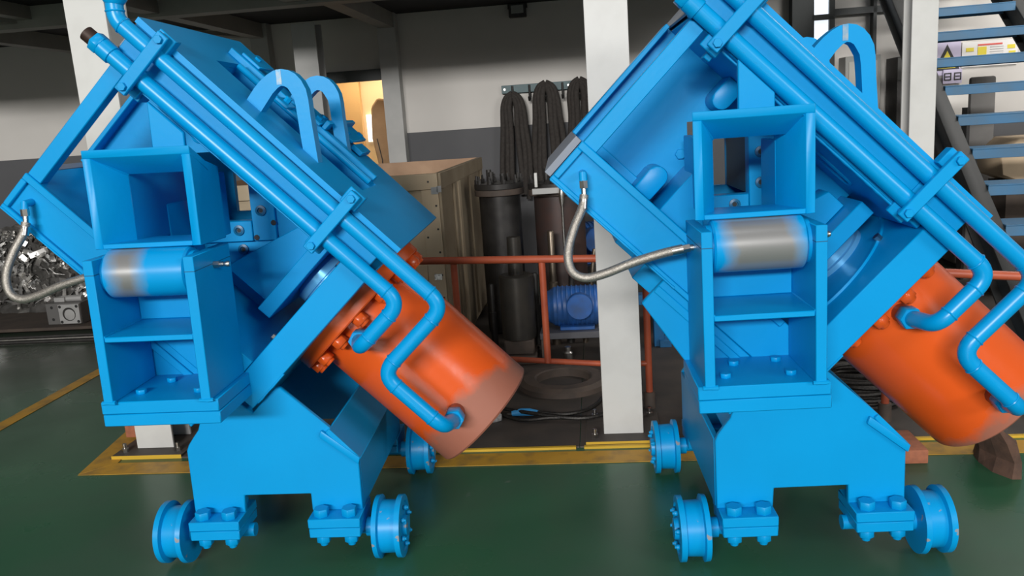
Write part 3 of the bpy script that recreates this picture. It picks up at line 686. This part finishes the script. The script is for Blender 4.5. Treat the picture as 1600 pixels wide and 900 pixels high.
# ================================================================ MACHINERY STORED BEHIND THE RAIL
def tank(u, v, rad, top, label, seed, mt):
    r = empty('steel_tank', G(u, v, 0), ROTB)
    MB().lathe([(.02, 0), (.02, rad), (top-.1, rad), (top-.1, 0)], (0, 0, 0), (0, 0, 1), 32, cap=False).build('shell', mt, r, angle=30)
    MB().cyl((0, 0, top-.10), (0, 0, top-.055), rad*1.2, 32).build('flange', RUST, r, .004)
    MB().cyl((0, 0, top-.054), (0, 0, top-.01), rad*1.2, 32).build('cover', DKIRON, r, .004)
    for k in range(10):
        a = 2*PI*k/10; p = Vector((rad*1.08*math.cos(a), rad*1.08*math.sin(a), top-.012)); MB().hexa(p, p+Vector((0, 0, .03)), .018).cyl(p, p+Vector((0, 0, .06)), .009, 8).build('cover_bolt', DKIRON, r)
    rnd = random.Random(seed)
    for k in range(3):
        p = Vector((rnd.uniform(-.1, .1), rnd.uniform(-.14, .05), top-.01)); MB().cyl(p, p+Vector((0, 0, rnd.uniform(.06, .11))), .02, 12).build('cover_stud', DKIRON, r)
    tag(r, label, 'tank', 'dark steel tanks behind the rail')
tank(-.73, 6.2, .155, 1.16, 'dark steel tank next to the plywood crate', 1, DKIRON)
tank(-.28, 6.1, .185, 1.15, 'dark steel tank with a rusty band partly behind the white column', 2, mat('dark_tank', (.05, .045, .045), .5, .4, c2=(.11, .045, .03), scale=4, amt=.6))
# white valve fitting with a thin hanging rod on the second tank
r = empty('valve_fitting', G(-.33, 5.80, 1.13), ROTB)
MB().box(-.10, -.08, -.02, .02, 0, .10).build('bracket_leg', WHITEM, r, .002)
MB().box(.07, .095, -.02, .02, -.02, .12).build('bracket_leg', WHITEM, r, .002)
MB().box(-.12, .07, -.02, .02, -.05, -.01).build('bracket_bar', GREYCOL, r, .002)
MB().lathe([(0, .012), (-.04, .02), (-.10, .02), (-.14, .01), (-.45, .009)], (.085, -.03, 0), (0, 0, 1), 12).build('drop_rod', STEEL, r)
tag(r, 'white valve bracket with thin hanging rod above the second tank', 'valve')
for i, (u, v, h, rr, tl, lb) in enumerate(((-.60, 5.80, .78, .022, .0, 'thin turned steel shaft standing left of the others behind the rail'), (-.47, 5.76, .52, .03, 0, 'short turned steel shaft standing behind the stout drum'), (-.335, 5.72, .82, .032, 0, 'tallest and brightest turned steel shaft behind the rail'),
        (-.235, 5.76, .74, .028, .06, 'leaning steel shaft just right of the tallest one'), (-.13, 5.74, .68, .02, .14, 'slender steel shaft leaning to the right above the blue motor'), (-.78, 5.72, .46, .024, .0, 'lowest steel shaft beside the plywood crate'))):
    o = MB().lathe([(0, 0), (0, rr), (h*.55, rr), (h*.56, rr*.75), (h-.01, rr*.75), (h, rr*.6), (h, 0)], (0, 0, 0), (math.sin(tl), 0, math.cos(tl)), 16, cap=False).build('steel_shaft', DKIRON if i % 2 else mat('oily_steel', (.16, .13, .10), .35, .8), None, angle=30)
    o.location = G(u, v, .008); o.rotation_euler = ROTB
    tag(o, lb, 'shaft', 'steel shafts standing behind the rail')
# tall heavy cylinder between posts
o = MB().lathe([(0, 0), (0, .115), (.42, .115), (.43, .10), (.43, .05), (.68, .045), (.68, 0)], (0, 0, 0), (0, 0, 1), 28, cap=False).build('steel_drum', mat('drum_iron', (.07, .062, .052), .45, .5, c2=(.04, .038, .035), scale=8, amt=.7), None, angle=30)
o.location = G(-.56, 5.36, .17); tag(o, 'stout dark steel drum with a neck standing behind the rail', 'drum')
o2 = MB().box(-.115, .115, -.14, .14, 0, .06).box(-.10, .10, -.1, .1, .06, .16).build('iron_block', RUST, None, .01); o2.location = G(-.56, 5.36, .008); o2.rotation_euler = ROTB
tag(o2, 'rusty iron block under the stout steel drum', 'block')

def motor(u, v, z, s, label, rot=0.):
    r = empty('electric_motor', G(u, v, z), (0, 0, -YB+rot)); r.scale = (s, s, s)
    MB().lathe([(-.15, 0), (-.15, .10), (-.13, .115), (.13, .115), (.15, .10), (.15, 0)], (0, 0, .125), (1, 0, 0), 32, cap=False).build('motor_body', MOTORB, r, angle=30)
    for k in range(-4, 5):
        MB().torus((k*.027, 0, .125), (1, 0, 0), .115, .006, 28, 6).build('cooling_fin', MOTORB, r)
    MB().lathe([(-.185, 0), (-.185, .085), (-.15, .10), (-.15, 0)], (0, 0, .125), (1, 0, 0), 28, cap=False).build('fan_cover', MOTORB, r, angle=30)
    MB().cyl((.15, 0, .125), (.22, 0, .125), .022, 14).build('motor_shaft', STEEL, r)
    MB().box(-.1, .1, -.1, .1, 0, .02).box(-.1, .1, -.05, .05, .02, .05).build('motor_foot', MOTORB, r, .003)
    MB().cyl((.02, -.10, .15), (.02, -.165, .15), .075, 24).build('terminal_box', MOTORB, r, .004)
    tag(r, label, 'motor', 'blue electric motors behind the rail')
motor(-.17, 5.45, .205, 1.15, 'blue electric motor on a steel stand behind the rail')
motor(-.13, 6.72, .42, 1.35, 'blue electric motor half hidden behind the white column', .4)
r = empty('steel_stand', G(-.16, 5.45, .008), ROTB)
MB().box(-.26, .26, -.16, .16, .15, .195).build('top_slab', mat('stand_grey', (.10, .10, .115), .6, c2=(.06, .06, .065), scale=7, amt=.6), r, .004)
for x in (-.24, .24):
    MB().box(x-.015, x+.015, -.15, .15, 0, .15).build('stand_leg', RUST, r, .002)
tag(r, 'low grey steel stand carrying the blue motor', 'stand')
r = empty('steel_stand', G(-.13, 6.72, .008), ROTB)
MB().box(-.26, .26, -.2, .2, .34, .41).build('top_slab', DKIRON, r, .004)
for x in (-.24, .24): MB().box(x-.02, x+.02, -.18, .18, 0, .34).build('stand_leg', DKIRON, r)
tag(r, 'dark steel stand under the rear blue motor', 'stand')
o = MB().lathe([(0, 0), (0, .052), (.012, .052), (.014, .028), (.09, .032), (.10, .022), (.13, .022), (.135, 0)], (0, 0, 0), (0, 0, 1), 20, cap=False).build('steel_bushing', STEEL, None, angle=30)
o.location = G(-.235, 5.18, .008); tag(o, 'small bright steel bushing standing in front of the motor stand', 'bushing')
# cast ring lying on the plates
o = MB().lathe([(0, .27), (.03, .27), (.05, .24), (.052, .175), (.045, .165), (.0, .16), (0, .27)], (0, 0, 0), (0, 0, 1), 48, cap=False).build('cast_ring', RUST, None, angle=30)
o.location = G(-.255, 4.80, .008); tag(o, 'rusty cast iron ring lying flat in front of the rail', 'ring')
# wire rope sling with blue tape
r = empty('wire_rope', G(-.35, 4.25, .02), ROTB)
ROPE = mat('wire_rope', (.06, .055, .05), .5, .7, c2=(.02, .02, .02), scale=120, amt=.9, bump=.6, bscale=200)
for pts in ([(-.20, .02, 0), (-.05, .02, .01), (.10, .0, .0), (.22, .03, .005), (.30, .16, .0), (.36, .34, 0), (.50, .42, .01)],
            [(-.30, .10, 0), (-.12, -.06, .0), (.06, -.08, .012), (.24, -.06, .0), (.36, .02, .0), (.46, .14, 0), (.55, .2, 0)],
            [(-.5, .16, 0), (-.3, .14, .004), (-.1, -.0, .02), (.2, -.1, .012), (.4, -.02, .018)]):
    MB().tube(spline(pts, 6), .011, 8).build('strand', ROPE, r)
MB().tube([(-.17, .02, .006), (-.12, .022, .012), (-.07, .02, .012), (-.02, .02, .006)], [.014, .022, .021, .013], 10).build('blue_tape', mat('tape_blue', (.05, .35, .75), .4), r)
tag(r, 'dark wire rope sling with blue tape lying on the plates', 'rope')
o = MB().box(-.03, .03, -.02, .02, 0, .045).build('paper_scrap', mat('white_paper', (.7, .68, .65), .8, c2=(.2, .2, .2), scale=60, amt=.7), None, .008); o.location = G(-.60, 4.21, .006); o.rotation_euler = (.0, .0, .3)
tag(o, 'crumpled white scrap on the plates beside the wire rope', 'scrap')
# blue shelf frame behind the column
r = empty('blue_frame', G(.36, 5.6, .008), ROTB)
FRB = mat('frame_blue', (.02, .20, .48), .5, c2=(.02, .10, .22), scale=9, amt=.6)
for x in (-.16, .02): MB().box(x-.035, x+.035, -.05, .05, 0, .72).build('upright', FRB, r, .003)
for z in (.30,): MB().box(-.16, .20, -.06, .04, z, z+.07).build('cross_bar', FRB, r, .003)
MB().box(.02, .10, -.08, .05, .0, .05).build('foot', FRB, r, .003)
tag(r, 'blue steel frame standing behind the white column', 'frame')
o = MB().box(-.09, .09, -.05, .05, 0, .07).build('timber_block', mat('timber', (.28, .17, .10), .8), None, .004); o.location = G(.62, 6.0, .289); o.rotation_euler = ROTB
tag(o, 'short brown timber block on the dark box behind the blue frame', 'timber')
o = MB().box(-.25, .18, -.2, .3, 0, .28).build('dark_box', BLACK, None, .01); o.location = G(.72, 6.1, .008); o.rotation_euler = ROTB
tag(o, 'black box on the floor behind the right machine', 'box')

# bricks and stone under / beside the machines
o = MB().box(-.062, .062, -.05, .05, 0, .10).build('red_brick', BRICK, None, .006, seg=2); o.location = G(-2.60, 4.14, .02); o.rotation_euler = ROTB; tag(o, 'red brick lying beside the base of the left white column', 'brick', 'red bricks')
o = MB().box(-.062, .062, -.12, .12, 0, .065).build('red_brick', BRICK, None, .006, seg=2); o.location = G(1.33, 3.67, .0); o.rotation_euler = ROTB; tag(o, 'red brick on the yellow line beside the right machine', 'brick', 'red bricks')
st = MB(); rnd = random.Random(3); ring = []
prof = [(0, .09, .0), (.06, .085, .01), (.14, .08, -.01), (.20, .055, -.03), (.225, .02, -.04)]
vs = []; N = 9
for z, rr, off in prof:
    for k in range(N):
        a = 2*PI*k/N; q = rr*rnd.uniform(.8, 1.15); vs.append((q*math.cos(a)*.55+off*1.6, q*math.sin(a)*1.7, z*rnd.uniform(.94, 1.06)))
fs = [(i*N+k, i*N+(k+1) % N, (i+1)*N+(k+1) % N, (i+1)*N+k) for i in range(len(prof)-1) for k in range(N)]+[list(range(N-1, -1, -1)), [(len(prof)-1)*N+k for k in range(N)]]
o = st.add(vs, fs).build('stone_chock', STONE, None, smooth=False); o.location = (2.03, 3.32, 0); o.rotation_euler = (0, 0, .1)
tag(o, 'rough brown stone propping up the orange cylinder of the right machine', 'stone')

# coils of dark cable and hose behind the right machine
def coil(u, v, z, R, n, label, tiltx, mt, rr, seed):
    r = empty('cable_coil', G(u, v, z), (tiltx, 0, -YB)); rnd = random.Random(seed)
    for i in range(n):
        c = Vector((rnd.uniform(-.03, .03), rnd.uniform(-.03, .03), rr+i*rr*1.1)); MB().torus(c, (rnd.uniform(-.12, .12), rnd.uniform(-.12, .12), 1), R*rnd.uniform(.75, 1.1), rr, 36, 8).build('turn', mt, r)
    tag(r, label, 'coil', 'coils behind the right machine')
coil(1.36, 4.46, .02, .24, 9, 'tangled dark wire rope coil on the floor behind the right machine', 0, ROPE, .014, 2)
coil(1.85, 5.2, .62, .12, 5, 'black hose coil hanging behind the handrail near the staircase', 1.35, BLACK, .018, 4)
# shelf of junk under the stairs
r = empty('storage_shelf', G(1.62, 6.0, .008), ROTB)
DKW = mat('dark_wood', (.075, .055, .042), .8, c2=(.04, .03, .025), scale=6, amt=.7)
for z in (.22, .46, .58): MB().box(-.65, .55, -.25, .3, z, z+.03).build('board', DKW, r, .003)
for x in (-.63, .53):
    for y in (-.23, .27): MB().box(x-.02, x+.02, y-.02, y+.02, 0, .8).build('shelf_post', DKIRON, r)
tag(r, 'dark wooden storage shelf under the staircase', 'shelf')
for u, v, z, a, b, c, mt, lb in ((1.25, 5.9, .258, .2, .15, .12, DKW, 'dark wooden box on the lower board of the storage shelf'), (1.62, 5.9, .258, .22, .2, .10, RUST, 'flat rusty box on the lower board of the storage shelf'), (1.95, 5.9, .258, .16, .2, .15, PLATEM, 'dusty grey box at the right of the lower shelf board'),
        (1.35, 5.9, .618, .18, .16, .10, PLATEM, 'dusty grey box on the top board of the storage shelf'), (1.82, 5.9, .618, .25, .18, .08, DKW, 'flat dark wooden box on the top board of the storage shelf')):
    o = MB().box(-a/2, a/2, -b/2, b/2, 0, c).box(-a/2-.005, a/2+.005, -b/2-.005, b/2+.005, c*.7, c*.8).build('storage_box', mt, None, .006); o.location = G(u, v, z); o.rotation_euler = ROTB
    tag(o, lb, 'box', 'boxes on the storage shelf')

# ================================================================ STAIRCASE
r = empty('staircase', G(2.44, 6.16, 0), (0, 0, -YB-.10))
W0, W1 = .0, .74
def sp_(k): return (k*.305, .2015*k+1.575)      # local y, z of the tread's front edge; k = 0 is the one at eye level
SGREY = mat('stringer_grey', (.022, .0235, .0235), .6, c2=(.016, .017, .017), scale=6, amt=.6)
a0, z0 = sp_(-7.4); a1, z1 = sp_(8)
nn = Vector((-.2015, .305)).normalized()
for x0 in (-.10, W1):
    MB().prism([(a0, z0+.01), (a1, z1+.01), (a1, z1-.27), (a0, z0-.27)], x0+.04, x0+.052, fn=lambda a, y, b: Vector((y, a, b))).build('stringer', STRING, r, .002)
    for off in (0., -.24):
        MB().prism([(a0, z0+off), (a1, z1+off), (a1, z1+.022+off), (a0, z0+.022+off)], x0, x0+.10, fn=lambda a, y, b: Vector((y, a, b))).build('stringer_flange', SGREY, r, .002)
for k in range(-7, 8):
    y, z = sp_(k)
    t = MB().box(W0, W1, y, y+.26, z+.046, z+.055).box(W0, W1, y, y+.008, z-.012, z+.046).box(W0, W1, y+.252, y+.26, z-.012, z+.046).build('tread', TREADB, r, .002)
MB().tube([Vector((W1+.05, sp_(-6)[0], sp_(-6)[1]+1.0)), Vector((W1+.05, sp_(8)[0], sp_(8)[1]+1.0))], .022, 12).build('stair_rail', RAILM, r)
for k in (-5, 0, 2, 6):
    y, z = sp_(k); MB().cyl((W1+.05, y, z+.02), (W1+.05, y, z+1.0), .02, 12).build('baluster', RAILM, r)
tag(r, 'steel staircase with blue treads and dark stringers at the right', 'staircase')

# ================================================================ RIGHT END OF THE BACK WALL
r = empty('control_cabinet', G(2.53, 8.36, 0), ROTB)
MB().box(-.16, .16, -.1, .12, 0, 1.97).build('cabinet_body', mat('cabinet_grey', (.33, .33, .31), .5), r, .004)
MB().box(-.13, .13, -.108, -.1, .9, 1.92).build('cabinet_door', mat('cabinet_cream', (.46, .45, .41), .5), r, .003)
MB().box(.09, .11, -.12, -.108, 1.35, 1.45).build('door_handle', DKIRON, r)
tag(r, 'pale grey control cabinet seen through the lifting lug of the right machine', 'cabinet')
r = empty('dark_locker', G(2.90, 8.3, 0), ROTB)
MB().box(-.10, .14, -.15, .15, 0, 1.93).build('locker_body', DKIRON, r, .004)
MB().box(-.10, .14, -.16, -.152, 1.72, 1.92).build('locker_panel', mat('locker_panel', (.09, .09, .085), .5), r, .002)
tag(r, 'tall dark metal locker left of the rear white column', 'locker')
# warning posters
def poster(name, u0, u1, z0, z1, mt, label, marks):
    r = empty(name, G((u0+u1)/2, 8.49, (z0+z1)/2), ROTB)
    w, h = (u1-u0)/2, (z1-z0)/2
    MB().box(-w, w, -.006, .006, -h, h).build('sheet', mt, r)
    for nm, pl, m2 in marks: MB().prism(pl, -.0095, -.0065).build(nm, m2, r)
    tag(r, label, 'poster'); return r
PYEL = mat('print_yellow', (.75, .62, .06), .6); PBLK = mat('print_black', (.03, .03, .03), .6); PRED = mat('print_red', (.70, .12, .10), .6); PLIL = mat('print_lilac', (.52, .47, .62), .6); PWHT = mat('print_white', (.78, .76, .74), .6); PGRY = mat('print_grey', (.55, .54, .53), .6)
poster('warning_sign', 3.20, 3.49, 1.74, 2.07, PLIL, 'lilac warning sign with black and yellow triangle behind the stairs',
       [('triangle_border', [(-.10, -.12), (.14, -.12), (.02, .12)], PBLK), ('triangle_field', [(-.06, -.10), (.10, -.10), (.02, .06)], mat('print_yellow2', (.75, .62, .06), .6))])
rr = bpy.data.objects['triangle_field']; rr.location = (0, -.004, 0)
mk = [('heading', [(-.11, .075), (.11, .075), (.11, .090), (-.11, .090)], PRED)]
for x, z, a, b, m2 in ((-.18, .045, .035, .035, PYEL), (-.07, .01, .04, .11, PYEL), (-.20, -.035, .012, .03, PBLK), (-.17, -.035, .012, .03, PBLK), (-.14, -.035, .012, .03, PBLK), (.19, .05, .035, .035, PYEL), (.20, -.01, .03, .04, PYEL), (.17, -.06, .014, .025, PBLK), (.215, -.06, .014, .025, PBLK), (-.16, -.09, .05, .03, PYEL)):
    mk.append(('panel', [(x-a, z-b/2), (x+a, z-b/2), (x+a, z+b/2), (x-a, z+b/2)], m2))
for k in range(7): z = .055-k*.022; mk.append(('text_line', [(.0, z), (.12, z), (.12, z+.008), (.0, z+.008)], PGRY))
poster('safety_notice', 3.50, 4.00, 1.80, 2.03, PWHT, 'white safety notice with red heading and yellow panels on the wall', mk)
mk = []
for cx in (-.045, .045):
    for dx, dz, a, b in ((0, .03, .03, .005), (0, -.03, .03, .005), (-.028, 0, .005, .035), (.028, 0, .005, .035), (0, 0, .02, .005)): mk.append(('glyph_stroke', [(cx+dx-a, dz-b), (cx+dx+a, dz-b), (cx+dx+a, dz+b), (cx+dx-a, dz+b)], PBLK))
poster('small_notice', 3.33, 3.50, 1.66, 1.79, PLIL, 'small lilac notice with two dark characters under the warning sign', mk)
bpy.data.objects['small_notice'].location += VV*-.02
r = empty('tool_cabinet', G(3.75, 8.0, 0), ROTB)
MB().box(-.55, .9, -.25, .3, .05, 1.15).build('cabinet_body', mat('brown_cabinet', (.075, .062, .052), .7, c2=(.045, .04, .036), scale=4, amt=.7), r, .01)
for x in (-.3, .18, .66): MB().box(x-.22, x+.22, -.27, -.251, .1, 1.1).build('cabinet_door', mat('brown_cabinet_door', (.095, .08, .066), .7, c2=(.05, .045, .04), scale=5, amt=.7), r, .004)
MB().box(-.5, .85, -.2, .25, 0, .05).build('plinth', DKIRON, r)
tag(r, 'dusty brown tool cabinet against the back wall beyond the stairs', 'cabinet')
# chair back / board and a wood box beyond the stairs
r = empty('tall_board', G(3.22, 7.3, 0), ROTB)
MB().box(-.14, .06, -.03, .03, 0, 1.69).build('board_panel', mat('board_grey', (.13, .125, .12), .7, c2=(.09, .085, .08), scale=5, amt=.6), r, .02, seg=2)
MB().box(-.17, -.15, -.05, .05, 0, 1.45).build('board_edge', BLACK, r)
tag(r, 'dark grey upright board standing behind the stairs', 'board')
r = empty('wooden_box', G(3.16, 6.7, 0), ROTB)
MB().prism([(-.16, .95), (.05, .86), (.5, 1.0), (.5, 1.22), (-.05, 1.22), (-.18, 1.10)], -.2, .2).build('box_body', mat('raw_wood', (.55, .42, .28), .7, c2=(.42, .31, .20), scale=5, amt=.5), r, .01)
MB().prism([(-.02, .88), (.05, .86), (.5, 1.16), (.5, 1.22)], -.22, -.2).build('box_strap', mat('timber_dark', (.16, .10, .07), .8), r)
MB().box(-.10, .45, -.15, .15, 0, .90).build('box_stand', DKW, r)
tag(r, 'pale wooden box on a dark stand seen between the stair treads', 'box')

# ================================================================ LEFT: FOIL BAG, MACHINED BLOCK, LOW BENCH
r = empty('low_bench', G(-5.2, 7.0, 0), ROTB)
MB().box(-2.2, 1.15, -.25, 1.1, .03, .06).build('bench_top', DKW, r, .005)
for x in (-2.0, -.6, .9): MB().box(x-.06, x+.06, -.22, 1.08, 0, .03).build('bench_foot', DKW, r)
tag(r, 'low dark wooden platform at the far left', 'bench')
for i, lb in enumerate(('nearest thin metal rod on the floor before the low platform', 'middle thin metal rod on the floor before the low platform', 'thin metal rod on the floor closest to the low platform')):
    o = MB().cyl((-1.0, 0, 0), (.70+.1*i, 0, 0), .013, 8).cyl((-1.02, 0, 0), (-1.0, 0, 0), .018, 8).build('thin_rod', STEEL if i % 2 else DKIRON, None)
    o.location = G(-4.9, 6.40+.09*i, .019); o.rotation_euler = (0, 0, -YB+.012*(i-1)); tag(o, lb, 'rod', 'thin rods on the floor')
# plastic bag of shiny turnings
FOIL = mat('shiny_turnings', (.88, .86, .83), .30, .9, c2=(.3, .3, .3), scale=9, amt=.7, contrast=(.4, .6))
r = empty('bag_of_turnings', G(-5.55, 7.75, .062), ROTB)
rnd = random.Random(11)
NU, NV = 64, 26; vs = []; fs = []
for j in range(NV+1):
    ph = PI/2*j/NV
    for i in range(NU):
        a = 2*PI*i/NU; q = rnd.uniform(.90, 1.08)
        vs.append((.98*math.cos(a)*max(math.cos(ph), 0)**.6*q, .30*math.sin(a)*max(math.cos(ph), 0)**.6*q, .80*math.sin(ph)*q))
for j in range(NV):
    for i in range(NU): fs.append((j*NU+i, j*NU+(i+1) % NU, (j+1)*NU+(i+1) % NU, (j+1)*NU+i))
fs.append(list(range(NU-1, -1, -1)))
MB().add(vs, fs).build('bag_skin', mat('dark_film', (.10, .097, .09), .16, .55, c2=(.22, .21, .20), scale=7, amt=.8), r, smooth=False)
cu = MB()
for k in range(650):
    a = rnd.uniform(PI, 2*PI); ph = rnd.uniform(0, 1.2); c = Vector((1.06*math.cos(a)*max(math.cos(ph), 0)**.6, .33*math.sin(a)*max(math.cos(ph), 0)**.6, .82*math.sin(ph)))
    c.z = max(c.z, .12)
    d = Vector((rnd.uniform(-1, 1), rnd.uniform(-.5, .5), rnd.uniform(-1, 1))).normalized(); e = d.cross(Vector((rnd.uniform(-1, 1), rnd.uniform(-1, 1), rnd.uniform(-1, 1)))).normalized()
    L = rnd.uniform(.03, .09); wd = rnd.uniform(.008, .025); f = d.cross(e)
    p = [c-d*L-e*wd, c-d*L+e*wd, c+f*.02+e*wd, c+f*.02-e*wd, c+d*L+e*wd-f*.01, c+d*L-e*wd-f*.01]
    cu.add(p+[q+f*.002 for q in p], [(0, 1, 2, 3), (3, 2, 4, 5), (9, 8, 7, 6), (11, 10, 8, 9), (0, 6, 7, 1), (1, 7, 8, 2), (2, 8, 10, 4), (4, 10, 11, 5), (5, 11, 9, 3), (3, 9, 6, 0)])
q = cu.build('metal_turnings', FOIL, r, smooth=False); q['kind'] = 'stuff'
tag(r, 'dark plastic bag full of shiny metal turnings at the far left', 'bag')
r = empty('machined_block', G(-4.86, 6.95, .06), ROTB)
ALU = mat('machined_alloy', (.46, .45, .44), .4, .35, c2=(.33, .33, .32), scale=14, amt=.5)
MB().box(-.16, .18, -.10, .12, 0, .20).build('block_body', mat('cast_grey', (.16, .155, .15), .5, .5), r, .006)
MB().box(-.02, .18, -.13, -.10, .01, .19).build('face_plate', ALU, r, .004)
MB().cyl((.08, -.1315, .10), (.08, -.130, .10), .062, 24).build('bore', DKIRON, r)
MB().lathe([(0, .05), (.002, .03), (.002, 0)], (.085, -.132, .095), (0, -1, 0), 20, cap=False).build('bore_cone', ALU, r)
for x, z in ((.0, .03), (.16, .03), (.0, .17), (.16, .17), (-.10, .16), (-.10, .05)):
    y = -.1305 if x >= 0 else -.1005
    MB().cyl((x, y, z), (x, y-.001, z), .014, 12).build('bolt_hole', BLACK, r)
MB().cyl((-.05, 0, .22), (.15, 0, .22), .03, 16).box(-.1, .0, -.05, .05, .2, .24).build('top_fitting', ALU, r, .002)
tag(r, 'machined grey metal block with a round bore on the low platform', 'block')
o = MB()
for k in range(9): o.torus((0, 0, .012+k*.022), (0, .1, 1), .045, .009, 24, 8)
o = o.build('coil_spring', mat('spring_copper', (.42, .30, .26), .3, .9), None); o.location = G(-4.57, 6.95, .06); tag(o, 'shiny coil spring standing beside the machined block', 'spring')
